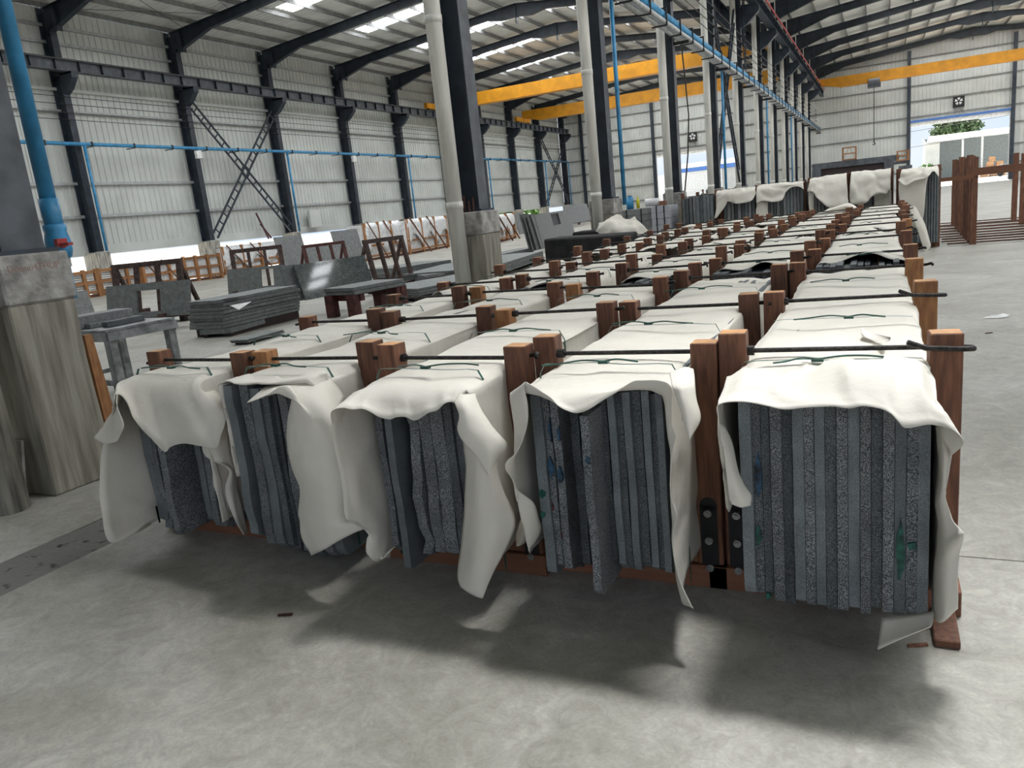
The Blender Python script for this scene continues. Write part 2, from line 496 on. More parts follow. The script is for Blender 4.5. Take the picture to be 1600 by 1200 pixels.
for (xe, xr) in ((XW, RL), (XC, RL), (XC, RR), (XR, RR)):
    ribbed((0, 0, 0), (0, 1, 0), (0, 0, -1), FR[-1], YE + .4, None, None, h=.02, xyz=lambda s: ((xe, s, 11.55), (xr, s, 11.55 + .1 * abs(xr - xe)))).build('roof_sheet', M['roof'], ce)
    n = 9; sg = 1 if xr > xe else -1
    for k in range(n):
        x = xe + (xr - xe) * (k + .35) / n
        z = 11.55 + .1 * abs(x - xe)
        MB().span((x - .035, -9, z - .24), (x + .035, YE, z - .05)).build('purlin', M['purlin'], ce)
def rafter(y, yo, xa, xb):
    r = (xa + xb) / 2
    T = lambda x: roofz(min(max(x, xa + .01), xb - .01)) - .24
    prof = [(xa + .25, 1.0), (xa + .7, .88), (xa + 2.7, .44), (xa + 8, .36), (r - 1.7, .38), (r - .9, .62), (r, .64)]
    prof = prof + [(xa + xb - x, d) for x, d in prof[::-1][1:]]
    up = [V((x, 0, T(x))) for x in (xa + .25, r, xb - .25)]
    lo = [V((x, 0, T(x) - d)) for x, d in prof]
    mb = MB()
    mb.prism([p + V((0, -.012, 0)) for p in up + lo[::-1]], (0, .024, 0))
    for a, b in zip(up[:-1], up[1:]): mb.bar(a, b, .24, .025)
    for a, b in zip(lo[:-1], lo[1:]): mb.bar(a, b, .24, .025)
    # bolted splice plates
    for x in (xa + .95, r, xb - .95):
        mb.span((x - .025, -.12, T(x) - 1.0), (x + .025, .12, T(x)))
    o = mb.build('rafter', M['navy'], ce); o.location.y = y
    return o
for y, yl in zip(FRA[1:], LYA[1:]):
    o = rafter(y, y, XW + .1, XC); rafter(y, y, XC, XR)
    an = math.atan2(y - yl, XC - XW); o.rotation_euler.z = an; o.location = (XC - XC * math.cos(an), y - XC * math.sin(an), 0)
# diagonal sag rods in two roof bays
for (i, xa, xb) in ((3, XW + 1, RL),):
    for k in range(4):
        x0 = xa + (xb - xa) * k / 4; x1 = xa + (xb - xa) * (k + 1) / 4
        for (p, q) in ((FR[i], FR[i + 1]), (FR[i + 1], FR[i])):
            MB().tube([(x0, p, roofz(x0) - .3), (x1, q, roofz(x1) - .3)], .012, 5).build('tie_rod', M['navy'], ce)

# ------------------------------------------------------------------ steel columns down the middle of the hall
def h_shaft(mb, y, z0, z1, hx=.19, hy=.15):
    mb.span((XC - hx, y - hy, z0), (XC - hx + .022, y + hy, z1)).span((XC + hx - .022, y - hy, z0), (XC + hx, y + hy, z1))
    mb.span((XC - hx, y - .012, z0), (XC + hx, y + .012, z1))
    return mb
WHERE = ['first from the near end, behind the pale drain pipe', 'second from the near end, beside the cloth covered rows', 'third from the near end',
         'fourth from the near end', 'fifth from the near end', 'sixth from the near end', 'seventh from the near end', 'eighth from the near end',
         'ninth from the near end', 'tenth from the near end', 'eleventh from the near end', 'last before the end wall']
for k, y in enumerate(FR[:-1]):
    lab = 'navy steel column on a stained concrete pedestal, ' + WHERE[k]
    t = thing('steel_column', lab, 'column', (XC, y, 0), 'columns down the middle of the hall')
    dx = .27; dy = .24 if k == 0 else .29
    ph = 1.66
    mb = MB()
    # slightly uneven cast block
    n = 7; vs = []; fs = []
    for j in range(n):
        z = ph * .80 * j / (n - 1)
        for sx, sy in ((-1, -1), (1, -1), (1, 1), (-1, 1)):
            q = .008 * math.sin(7 * j + 3 * sx + 5 * sy)
            vs.append((XC + sx * (dx + q), y + sy * (dy + q), z))
    for j in range(n - 1):
        for a in range(4):
            fs.append((4 * j + a, 4 * j + (a + 1) % 4, 4 * j + 4 + (a + 1) % 4, 4 * j + 4 + a))
    fs.append((3, 2, 1, 0)); fs.append(tuple(4 * (n - 1) + a for a in range(4)))
    mb.add(vs, fs)
    mb.build('pedestal', M['concrete2'], t, bevel=.012)
    MB().span((XC - dx - .012, y - dy - .012, ph * .80), (XC + dx + .012, y + dy + .012, ph)).build('mortar_cap', M['plaster'], t, bevel=.015)
    s = h_shaft(MB(), y, ph, 11.3).build('shaft', M['navy'], t)
    # paler plate on the flange: the light falling on it, put into the colour
    MB().span((XC + .19, y - .15, ph + .01), (XC + .194, y + .15, 11.2)).build('flange_light_tint', M['steelgrey'], t)
    MB().span((XC - .25, y - .21, ph), (XC + .25, y + .21, ph + .03)).build('base_plate', M['navy'], t)
    for sg in (-1, 1):
        MB().prism([(XC + sg * .19, y - .14, 8.05), (XC + sg * .19, y - .14, 8.84), (XC + sg * .95, y - .14, 8.84), (XC + sg * .95, y - .14, 8.62), (XC + sg * .5, y - .14, 8.2)], (0, .28, 0)).build('crane_bracket', M['navy'], t)
    if k < 2:
        for q in range(5):
            bx = XC - .14 + q * .07
            MB().tube([(bx, y - dy + .06, ph - .02), (bx, y - dy + .06, ph + .16 + .04 * (q % 3))], .011, 6).build('anchor_bolt', M['rust'], t)
    # downpipe of each column
    px, py = XC - .06, y - dy - .13
    if k == 0: px, py = AY(4, 742, 2.86).x, 2.86
    d = thing('downpipe', 'white plastic rain pipe in front of the steel column ' + WHERE[k].replace(', behind the pale drain pipe', '').replace(', beside the cloth covered rows', ''), 'pipe', (px, py, 0), 'white downpipes on the columns')
    MB().tube([(px, py, 0), (px, py, 11.2)], .115, 16).build('pipe', M['downpipe'] if k else M['concrete'], d, smooth=True)
    for z in (1.72, 4.2, 7.4):
        MB().tube([(px, py, z), (px, py, z + .10)], .123, 16).build('collar', M['downpipe'], d, smooth=True)

# crane runway beams
def runway(x, label, stiff, matn):
    t = thing('crane_runway_beam', label, 'beam', (x, 0, 8.85))
    mb = MB().span((x - .16, -9, 8.85), (x + .16, 78.6, 8.875)).span((x - .16, -9, 9.275), (x + .16, 78.6, 9.30)).span((x - .012, -9, 8.87), (x + .012, 78.6, 9.28))
    mb.build('girder', M[matn], t)
    MB().span((x - .035, -9, 9.30), (x + .035, 78.6, 9.36)).build('crane_rail', M['rod'], t)
    if stiff:
        me = MB().span((x - .15, -.008, 8.87), (x + .15, .008, 9.28)).mesh('stiffener', M['navy'])
        y = 4.0
        while y < 78:
            o = put('stiffener', me, t); o.location.y = y; y += 1.04
runway(-29.3, 'dark grey crane runway girder with stiffeners along the left cladding wall', True, 'steelgrey')
runway(XC - .75, 'dark crane runway girder on the left bay side of the middle columns', True, 'navy')
runway(XC + .75, 'dark crane runway girder under the pink conductor rail', True, 'navy')
t = thing('conductor_rail', 'pink crane conductor rail running above the girder of the right bay', 'rail', (XC + .75, 20, 9.4))
MB().span((XC + .93, 3, 9.40), (XC + .98, 78.5, 9.46)).build('rail', M['pink'], t)
for y in FR[1:]:
    MB().span((XC + .6, y - .03, 9.38), (XC + 1.0, y + .03, 9.42)).build('rail_bracket', M['galv'], t)

# bridge cranes
def crane(y, xa, xb, z0, z1, label, hook=None, hx=None):
    t = thing('bridge_crane', label, 'crane', ((xa + xb) / 2, y, z0), 'yellow bridge cranes')
    zz = lambda x: z0
    mb = MB().prism([(xa + .1, y - .28, z0 + .32), (xa + 1.6, y - .28, z0), (xb - 1.6, y - .28, z0), (xb - .1, y - .28, z0 + .32), (xb - .1, y - .28, z1), (xa + .1, y - .28, z1)], (0, .56, 0))
    mb.span((xa + 1.6, y - .36, z0 - .03), (xb - 1.6, y + .36, z0))
    mb.build('girder', M['yellow'], t)
    for x in (xa, xb):
        MB().span((x - .16, y - 1.5, 9.42), (x + .16, y + 1.5, 9.8)).build('end_carriage', M['yellow'], t, bevel=.03)
        for yy in (y - 1.2, y + 1.2):
            MB().tube([(x - .09, yy, 9.46), (x + .09, yy, 9.46)], .1, 12).build('wheel', M['black'], t)
    if hx is not None:
        h = MB().span((hx - .5, y - .6, z0 - .42), (hx + .5, y + .6, z0 - .12)).tube([(hx - .42, y - .34, z0 - .05), (hx + .42, y - .34, z0 - .05)], .3, 12).span((hx - .2, y - .35, z0 - .1), (hx + .2, y + .35, z0 + .02))
        h = h.build('hoist', M['steelgrey'], t)
        MB().tube([(hx, y, z0 - .4), (hx, y, hook)], .03, 6).build('hoist_cable', M['rod'], t)
        MB().tube([(hx, y, hook), (hx, y, hook - .22), (hx + .1, y, hook - .34), (hx, y, hook - .42), (hx - .1, y, hook - .34)], .05, 8).build('hook', M['rod'], t)
crane(51.5, -29.3, XC - .75, 9.28, 10.1, 'yellow bridge crane over the left bay, nearer of the two')
crane(67.0, -29.3, XC - .75, 9.42, 10.35, 'yellow bridge crane over the left bay, the one close to its end wall')
crane(74.5, XC + .75, XR - .8, 9.05, 9.85, 'yellow bridge crane with grey hoist over the right bay', 4.4, -.4)

# ------------------------------------------------------------------ services on walls and columns
t = thing('water_pipe', 'long blue water pipe running along the left cladding wall', 'pipe', (-29.5, 20, 6.1))
MB().tube([(-29.5, -8, 6.1), (-29.5, 78.2, 6.1)], .075, 10).build('main', M['blue'], t, smooth=True)
for y in LY[3::2] + [78.2]:
    MB().tube([(-29.5, y + .12, 6.1), (-29.5, y + .12, 1.75)], .06, 10).build('drop_pipe', M['blue'], t, smooth=True)
cl = MB().span((-29.95, -.03, 6.0), (-29.4, .03, 6.03)).span((-29.45, -.04, 6.0), (-29.41, .04, 6.2)).mesh('clamp', M['black'])
y = 4.2
while y < 78:
    o = put('clamp', cl, t); o.location.y = y; y += 2.06

t = thing('overhead_pipe_run', 'blue overhead pipe strapped above grey conduit along the middle columns', 'pipe', (XC + .45, 20, 6))
MB().tube([(XC + .45, 3.2, 6.06), (XC + .45, 78.4, 6.06)], .105, 12).build('pipe', M['blue'], t, smooth=True)
MB().tube([(XC + .33, 3.2, 5.86), (XC + .33, 78.4, 5.86)], .075, 10).tube([(XC + .52, 3.2, 5.87), (XC + .52, 78.4, 5.87)], .06, 10).build('conduit', M['galv'], t, smooth=True)
cl = MB().span((XC + .2, -.035, 5.76), (XC + .6, .035, 5.79)).span((XC + .2, -.035, 6.16), (XC + .6, .035, 6.19)).span((XC + .57, -.035, 5.78), (XC + .6, .035, 6.17)).mesh('clamp', M['black'])
y = 3.6
while y < 78:
    o = put('clamp', cl, t); o.location.y = y; y += 1.55
for y in FR[1:]:
    MB().span((XC + .19, y - .03, 5.68), (XC + .62, y + .03, 5.76)).build('bracket_arm', M['black'], t)
for y in (FR[2], FR[4], FR[6], FR[8]):
    MB().tube([(XC + .36, y + .23, 6.06), (XC + .36, y + .23, 1.5)], .045, 10).build('drop_pipe', M['blue'], t, smooth=True)

def wires(x, zs, label, grp):
    for k, z in enumerate(zs):
        t = thing('conductor_wire', ORD[k] + ' wire from the top of ' + label, 'wire', (x, 20, z), grp)
        MB().tube([(x, -8 if x < -20 else 3.2, z), (x, 78, z)], .014, 5).build('wire', M['rod'], t)
        ins = MB().tube([(x - .1, 0, z - .03), (x + .02, 0, z - .03)], .035, 8).mesh('insulator', M['black'])
        for y in (LY if x < -20 else FR): o = put('insulator', ins, t); o.location.y = y - .2
wires(-29.62, (7.95, 7.66, 7.34, 7.06), 'the four strung along the left cladding wall', 'wires on the left wall')
wires(XC + .24, (7.75, 7.45, 7.15, 6.85), 'the four strung along the middle columns', 'wires on the middle columns')
t = thing('hanging_cable', 'thin black cable hanging beside the fourth middle column', 'cable', (-5, 24.4, 0))
MB().tube([AY(1061, 40, 24.6), AY(1069, 110, 24.6), AY(1076, 180, 24.6), AY(1075, 240, 24.6), AY(1070, 300, 24.6)], .022, 6).build('cable', M['rod'], t, smooth=True)

def lattice(x, p, q, label, grp):
    t = thing('lattice_brace', label, 'brace', (x, p[0], 0), grp)
    for (a, b) in ((p, q), ((p[0], q[1]), (q[0], p[1]))):
        A, B = V((x, a[0], a[1])), V((x, b[0], b[1]))
        d = (B - A).normalized(); n = d.cross(V((1, 0, 0)))
        for s in (-.17, .17):
            MB().bar(A + n * s, B + n * s, .075, .075, (1, 0, 0)).build('chord', M['navy'], t)
        L = (B - A).length; k = .3
        while k < L:
            MB().bar(A + d * k - n * .17, A + d * k + n * .17, .05, .05, (1, 0, 0)).build('rung', M['navy'], t); k += .52
lattice(-29.75, (LY[4] + .25, 8.15), (LY[5] - .2, 1.95), 'crossed lattice brace on the left wall, nearer of the two', 'lattice braces on the left wall')
lattice(-29.75, (FR[11] + .25, 8.15), (FR[12] - .2, 1.95), 'crossed lattice brace in the last bay of the left wall', 'lattice braces on the left wall')
lattice(XC, (FR[4] + .3, 8.7), (FR[5] - .3, 1.9), 'crossed lattice brace between the fifth and sixth middle columns', None)
t = thing('access_ladder', 'narrow steel access ladder fixed up a middle column', 'ladder', (XC, FR[5], 0))
for s in (-.2, .2):
    MB().span((XC + .3, FR[5] + s - .02, 6.4), (XC + .34, FR[5] + s + .02, 11)).build('rail', M['navy'], t)
for k in range(11):
    MB().span((XC + .3, FR[5] - .2, 6.6 + k * .4), (XC + .33, FR[5] + .2, 6.63 + k * .4)).build('rung', M['navy'], t)

for y, lab in ((LY[4], 'white floodlight under the blue pipe, left of the nearer lattice brace'), (LY[6], 'white floodlight under the blue pipe, two columns past the nearer lattice brace'), (LY[10], 'white floodlight under the blue pipe near the far end of the wall')):
    t = thing('floodlight', lab, 'lamp', (-29.5, y, 5.8), 'floodlights on the left wall')
    MB().span((-29.55, y - .32, 5.62), (-29.38, y + .02, 5.98)).build('housing', M['white'], t, bevel=.02)
    MB().span((-29.72, y - .18, 5.78), (-29.55, y - .12, 5.84)).build('arm', M['black'], t)

def plaque(x, z, label):
    t = thing('emblem_plaque', label, 'sign', (x, YE - .2, z), 'flower plaques above the doors')
    MB().span((x - .43, YE - .30, z - .45), (x + .43, YE - .24, z + .45)).build('board', M['black'], t)
    mb = MB()
    for k in range(5):
        a = PI / 2 + 2 * PI * k / 5
        pts = []
        for (r, da) in ((.07, 0), (.17, -.42), (.28, -.40), (.31, -.18), (.27, 0), (.31, .18), (.28, .40), (.17, .42)):
            pts.append((x + r * math.cos(a + da), YE - .315, z + .06 + r * math.sin(a + da)))
        mb.prism(pts, (0, .015, 0))
    mb.build('flower', M['emblem'], t)
    for s in (-.26, .26):
        MB().span((x + s - .02, YE - .28, z - .95), (x + s + .02, YE - .25, z - .44)).build('strut', M['steelgrey'], t)
plaque(6.1, 6.82, 'black square plaque with white five petal flower above the right bay door')
plaque(-16.5, 6.9, 'black square plaque with white five petal flower above the left bay door')

# the big blue drop pipe with its ball valve beside the first column
px, py = -5.6, 3.86
t = thing('valve_pipe', 'thick blue vertical pipe with a red handled ball valve beside the near pedestal', 'pipe', (px, py, 1.4))
MB().tube([(px, py, 1.86), (px, py, 9)], .058, 16).build('pipe', M['blue'], t, smooth=True)
MB().tube([(px, py, 1.78), (px, py, 2.05)], .068, 16).build('sleeve', M['blue'], t, smooth=True)
vb = MB().tube([(px, py, 1.60), (px, py, 1.615), (px, py, 1.66), (px, py, 1.71), (px, py, 1.76), (px, py, 1.80), (px, py, 1.82), (px, py, 1.86)], [.055, .075, .088, .092, .085, .075, .08, .08], 18).build('valve_body', M['blue'], t, smooth=True)
MB().tube([(px + .06, py - .02, 1.71), (px + .13, py - .05, 1.71)], .03, 10).build('valve_stem', M['red'], vb)
MB().span((px + .10, py - .09, 1.695), (px + .24, py - .05, 1.715)).span((px + .10, py - .10, 1.69), (px + .14, py - .02, 1.75)).build('valve_handle', M['red'], vb)
MB().tube([(px, py, 1.54), (px, py, 1.60)], .06, 14).build('union_ring', M['galv'], t)
MB().tube([(px, py, 1.30), (px, py, 1.54)], .05, 14).build('tail_pipe', M['blue'], t, smooth=True)

# bits at the first pedestal: board leaning between pipe and pedestal, orange strip beyond
bx = AY(28, 760, 3.0)
t = tag(MB().prism([(bx.x - .1, 3.0, 0), (bx.x + .06, 2.98, 0), (bx.x + .06, 3.06, .42), (bx.x - .1, 3.06, .42)], (0, .02, 0)).build('grey_board', M['plaster']), 'grey offcut board leaning on the near concrete pedestal', 'board')
a = AX(150, 640, -5.22); 
t = tag(MB().prism([(-5.2, 3.62, .0), (-5.2, 3.74, .0), (-5.2, 3.70, .50), (-5.2, 3.66, 1.05), (-5.2, 3.60, 1.05)], (.03, 0, 0)).build('timber_offcut', M['pine']), 'orange timber offcut standing behind the near concrete pedestal', 'timber')
# scratched letters on its cap (illegible hand lettering)
fc = bpy.data.curves.new('scratched_letters', 'FONT'); fc.body = 'Doouu4THUP'; fc.size = .062; fc.extrude = .0008; fc.offset = -.001
fo = bpy.data.objects.new('scratched_letters', fc); C.objects.link(fo)
fo.data.materials.append(M['scribble'])
ped = [o for o in bpy.data.objects if o.name == 'steel_column'][0]
cap = [o for o in ped.children if o.name.startswith('mortar_cap')][0]
fo.rotation_euler = (PI / 2, 0, PI / 2); fo.location = (XC + .2825, FR[0] - .2, 1.55)
child(fo, cap)

# ------------------------------------------------------------------ rows of crated granite slabs under sheets
ROWN = ['the pedestal-side row', 'the second row', 'the middle row', 'the fourth row', 'the aisle-side row']
POST = [(-3.656, -3.032), (-2.905, -2.235), (-2.054, -1.403), (-1.294, -0.624), (-0.511, 0.204)]
BUNN = ['front bundle', 'second bundle', 'third bundle', 'rear bundle']
YP = [[[2.959, 4.226, 5.367], [6.217, 7.376, 8.417], [9.774, 11.041, 12.127], [13.485, 14.661, 15.747]], [[2.986, 4.217, 5.43], [6.29, 7.512, 8.688], [10.046, 11.222, 12.308], [13.665, 14.842, 15.928]], [[2.914, 4.163, 5.385], [6.516, 7.738, 8.96], [10.136, 11.403, 12.58], [13.756, 14.933, 16.109]], [[2.986, 4.254, 5.539], [6.788, 8.055, 9.502], [10.498, 11.765, 12.942], [13.937, 15.114, 16.29]], [[2.986, 4.254, 5.611], [6.878, 8.281, 9.557], [10.588, 11.765, 13.032], [14.027, 15.294, 16.562]]]
SHIFT = [0, .02, .10, .18]
ZT = .953
pm = []
for h in (1.03, 1.045, 1.065):
    for mt in ('wood', 'pine'):
        mb = MB().span((-.051, -.046, 0), (.051, .046, h))
        mb.mi[1] = 1
        pm.append(mb.mesh('post', [M[mt], M['pale']], bevel=.004))
pm_brown = [pm[0], pm[2], pm[4]]; pm_pine = [pm[1], pm[3], pm[5]]
plate = MB().span((-.034, -.008, 0), (.034, 0, .30)).tube([(0, -.008, .0), (0, 0, .0)], .034, 12).tube([(0, -.008, .30), (0, 0, .30)], .034, 12).mesh('corner_plate', M['black'])
boltm = MB().tube([(0, -.02, 0), (0, -.004, 0)], .016, 10).tube([(0, -.028, 0), (0, -.02, 0)], .009, 8).mesh('bolt', M['bolt'])

def ribbon(pts, w, ax=(0, 1, 0)):
    ax = V(ax); mb = MB(); vs = []; fs = []
    for p in pts: vs += [V(p) - ax * w / 2, V(p) + ax * w / 2]
    for i in range(len(pts) - 1): fs.append((2 * i, 2 * i + 1, 2 * i + 3, 2 * i + 2))
    return mb.add(vs, fs)

def crate(r, b):
    L, R = POST[r][0] + SHIFT[b] * (r / 4), POST[r][1] + SHIFT[b] * (r / 4)
    ys = YP[r][b]
    t = thing('slab_crate', 'red-brown timber crate with steel rods, ' + BUNN[b] + ' of ' + ROWN[r], 'crate', ((L + R) / 2, ys[1], 0), 'timber crates of the slab rows')
    zr = .994
    for j, y in enumerate(ys):
        for sx, x in ((-1, L), (1, R)):
            pine = (r == 4 and sx == 1 and (b, j) in ((0, 1), (0, 2), (2, 0))) or (r in (1, 2) and b == 0 and random.random() < .3)
            me = random.choice(pm_pine if pine else pm_brown)
            o = put('post', me, t)
            o.location = (x, y + random.uniform(-.015, .015), 0)
            o.rotation_euler = (random.uniform(-.012, .012), random.uniform(-.012, .012), random.uniform(-.08, .08))
        MB().span((L - .12, y - .075, 0), (R + .07, y + .06, .098)).span((L + .052, y - .05, .098), (R - .052, y + .05, .198)).build('crossbeam', M['woodflat'], t, bevel=.004)
        z = zr + random.uniform(-.012, .012)
        pts = [(L - .10, y - .004, z + random.uniform(-.02, .02)), (L, y, z), (R, y, z + random.uniform(-.008, .008))]
        if r == 4 and b == 0 and j < 2:
            pts += [(R + .062, y + .01, z), (R + .085, y - .02, z + .004), (R + .085, y - .06, z + .008), (R + .05, y - .085, z + .012), (R - .06, y - .10, z + .02), (R - .115, y - .12, z + .045)]
        else:
            pts += [(R + .07, y, z + .004), (R + .10, y - .012, z + .012), (R + .105, y - .04, z + random.uniform(-.01, .02))]
        MB().tube(pts, .0095, 7).build('tie_rod', M['rod'], t, smooth=True)
        if random.random() < .7:
            MB().tube([(L + .045, y, z), (L + .08, y, z)], .02, 7).build('wire_tie', M['rod'], t)
    if b == 0:
        for x in (L, R):
            p = put('corner_plate', plate, t); p.location = (x, ys[0] - .049, .06)
            for zb in (.03, .15, .27):
                q = put('bolt', boltm, p); q.location = (x, ys[0] - .056, .06 + zb)
                q.matrix_parent_inverse = wm(p).inverted()
    MB().span((R - .03, ys[0] - .3, 0), (R + .05, ys[-1] + .2, .03)).build('runner', M['wood'], t, bevel=.004) if r == 4 else None
    sy = [ys[0] - .2, (ys[0] + ys[1]) / 2 + .05, (ys[1] + ys[2]) / 2 + .1] if b < 2 else [(ys[0] + ys[1]) / 2]
    for j, y in enumerate(sy):
        zt = ZT + .034
        xl, xr = L + .052, R - .052
        y2 = y + random.uniform(-.04, .04)
        pts = [(xl - .005, y, .1), (xl - .004, y, zt - .04), (xl + .02, y, zt)]
        for k in range(1, 8):
            f = k / 8; pts.append((xl + (xr - xl) * f, y + (y2 - y) * f + random.uniform(-.004, .004), zt + random.uniform(0, .006)))
        pts += [(xr - .02, y2, zt), (xr + .006, y2, zt - .05), (xr + .008, y2, .1)]
        mb = ribbon(pts, .015)
        # loose tails from the seal
        xm = xl + (xr - xl) * random.uniform(.35, .6)
        mb.span((xm - .02, y - .012, zt), (xm + .02, y + .012, zt + .01))
        for sgn in (-1, 1):
            ln, oy = random.uniform(.1, .26), random.uniform(-.07, .05)
            q = [V((xm, y, zt + .008)), V((xm + sgn * ln * .35, y + oy * .3, zt + .016)), V((xm + sgn * ln * .7, y + oy, zt + .010)), V((xm + sgn * ln, y + oy * .9, zt + .004))]
            mb.tube([crom(q, k / 4) for k in range(13)], .0035, 5)
        mb.build('strap', M['strap'], t)
    return t
CR = {}
for r in range(5):
    for b in range(4):
        CR[r, b] = crate(r, b)

# ---- wrapping sheets
def nz3(p, s): return noise.noise(V(p) * s)
def wrinkle(p, amp=1.0):
    w = V(p) + V((nz3(p, 2.0), nz3(V(p) + V((9, 0, 0)), 2.0), 0)) * .12
    rg = max(0, 1 - 5 * abs(nz3(V((w.x * .7, w.y * 1.5, w.z)) + V((1, 7, 2)), 2.6)))
    return amp * (.007 * nz3(p, 3.1) + .004 * nz3(V(p) + V((5, 1, 9)), 8.5) + .010 * rg)
RIDGE = [(G(*p, .95).xy, G(*q, .95).xy, h) for p, q, h in (((1165, 592), (1262, 634), .022), ((1328, 592), (1335, 640), .03), ((1262, 600), (1325, 588), .016), ((1345, 612), (1378, 585), .028), ((1378, 585), (1432, 588), .02), ((1376, 604), (1412, 664), .034), ((1432, 588), (1456, 650), .03), ((1200, 575), (1320, 572), .012), ((1412, 664), (1490, 664), .02), ((1215, 608), (1245, 588), .012))]
def grid_object(name, rows, parent=None, amp=1.0, thick=.003, label=None, group=None, crease=0):
    """rows: list of equal-length lists of points"""
    n = len(rows[0]); vs = [p for r in rows for p in r]; fs = []
    for i in range(len(rows) - 1):
        for k in range(n - 1):
            fs.append((i * n + k, i * n + k + 1, (i + 1) * n + k + 1, (i + 1) * n + k))
    me = bpy.data.meshes.new(name); me.from_pydata([tuple(v) for v in vs], [], fs)
    me.materials.append(M['cloth'])
    bm = bmesh.new(); bm.from_mesh(me); bm.normal_update()
    for v in bm.verts:
        d = wrinkle(v.co, amp)
        if crease:
            w = max(0, min(1, (3.1 - v.co.y) / .25))
            best = 0
            for (a, b2, hh) in (RIDGE if crease >= .9 else ()):
                ab = b2 - a; f = max(0, min(1, (v.co.xy - a).dot(ab) / ab.length_squared)); dd = v.co.xy - a - ab * f
                side = .035 if ab.cross(dd) > 0 else .13
                best += hh * max(0, 1 - dd.length / side)
            v.co += V((0, -.25, 1)) * (w * sm(2.40, 2.56, v.co.y) * min(best * 1.7, .06))
        v.co += v.normal * d
    bm.to_mesh(me); bm.free()
    me.polygons.foreach_set('use_smooth', [True] * len(me.polygons))
    o = put(name, me, parent)
    s = o.modifiers.new('thickness', 'SOLIDIFY'); s.thickness = thick; s.offset = 0
    if label: tag(o, label, 'wrapping sheet', group)
    return o
def sm(a, b, x):
    x = max(0, min(1, (x - a) / (b - a))); return x * x * (3 - 2 * x)
def section(q, y, xl, xr, zt, b=0, r=0):
    bow = .006 * math.sin(y * 2.2 + r * 1.3)
    zc = zt + .010 * nz3((xl, y, r * 3.1), .9)
    if q < 0: return V((xl - .012 - .02 * min(1, -q * 3) * (.5 + .5 * nz3((1, y, q), 1.5)) + bow, y, zc - .018 + q * (zc - .17)))
    if q > 1: return V((xr + .012 + .02 * min(1, (q - 1) * 3) * (.5 + .5 * nz3((4, y, q), 1.5)) + bow, y, zc - .018 - (q - 1) * (zc - .17)))
    e = min(q, 1 - q) * (xr - xl)
    return V((xl - .012 + (xr - xl + .024) * q, y, zc - .018 * (1 - sm(0, .05, e)) + .008 * math.sin(y * 3.1 + q * 4 + r)))
def lift(h):
    out = []
    for e in h:
        q = e[0]
        out.append((q, e[1:]))
    return out
DY = [.16, .085, .045, 0, 0]      # the left rows stand a little further back
def hem3d(e, sec, dy=0):
    if e[1] is None:
        return sec(e[0], e[2] + dy)
    d = e[3]
    return AY(e[1], e[2], d + dy) if d > 1.5 else AX(e[1], e[2], d)

def sheet(r, b, hem, ns=120, yA=2.94, bend=(3.0, .3), crease=0, zback=None, backq=None, xoff=0):
    L, R = POST[r][0] + SHIFT[b] * (r / 4), POST[r][1] + SHIFT[b] * (r / 4)
    xl, xr = L + .053, R - .053
    sec = lambda q, y: section(q, y, xl, xr, ZT, b, r)
    P = [hem3d(e, sec, DY[r] if b == 0 else 0) for e in hem]; Q = [e[0] for e in hem]
    cols = []
    yb = YP[r][b][-1] + .36
    for k in range(ns):
        t = (len(P) - 1) * k / (ns - 1)
        p = crom(P, t)
        i = min(int(t), len(Q) - 2); q = Q[i] + (Q[i + 1] - Q[i]) * (t - i)
        qb = q
        if q < 0: qb = max(q, -.95) if q > -.3 else -max(.55, -q)
        cols.append((q, p))
    rows = []
    nb = 22
    for j in range(nb):
        y = yb + (yA - yb) * j / (nb - 1)
        row = []
        for q, p in cols:
            s = sec(q, y + (.06 * math.sin(q * 9 + r) if j == 0 else 0))
            row.append(s)
        rows.append(row)
    yc, f = 2.512 + DY[r], .10
    for j in range(1, 11):
        t = j / 10
        row = []
        for q, p in cols:
            a0 = sec(q, yA + .2); a = sec(q, yA); c = sec(q, yc) * (1 - f) + p * f
            row.append(crom([a0, a, c, p], 1 + 2 * t))
        rows.append(row)
    lab = ('white' if r > 2 else 'cream') + ' wrapping sheet draped over the front bundle of ' + ROWN[r]
    return grid_object('wrapping_sheet', rows, None, label=lab, group='sheets over the slab rows', crease=crease)

# hem lines of the five front sheets: (position across the section, picture point, depth)
H1 = [(-1.0, 236, 819, 2.570), (-1.0, 210, 834, -3.602), (-.99, 172, 847, -3.620), (-.88, 159, 807, -3.638), (-.72, 156, 750, -3.638), (-.55, 160, 695, -3.629), (-.30, 172, 655, -3.611), (-.12, 179, 628, 2.308), (0, 180.4, 617, 2.317),
      (.03, 190, 619.6, 2.353), (.08, 200, 634, 2.371), (.14, 211, 654, 2.371), (.2, 221, 670, 2.371), (.28, 236, 685, 2.371), (.38, 256.7, 705.7, 2.371), (.44, 266.5, 698.4, 2.380), (.55, 286, 693, 2.389), (.72, 317, 697.6, 2.39), (.86, 339.6, 699, 2.42),
      (.93, 346, 676.5, 2.45), (.98, 354, 650.5, 2.50), (1.03, 353, 632, 2.56), (1.10, None, 2.60), (1.4, None, 2.534), (1.95, None, 2.534)]
H2 = [(-.6, None, 2.733), (-.2, None, 2.733), (.02, 368, 594, 2.760), (.06, 378, 588, 2.715), (.12, 394, 585, 2.643), (.18, 403, 597, 2.570), (.25, 413, 598, 2.552), (.33, 424.5, 592, 2.570), (.4, 433, 588, 2.588), (.5, 444, 593, 2.570), (.65, 467, 592, 2.570), (.8, 486, 587, 2.588), (.92, 507, 581, 2.606),
      (1.0, None, 2.624), (1.15, None, 2.588), (1.5, None, 2.552), (1.93, None, 2.534)]
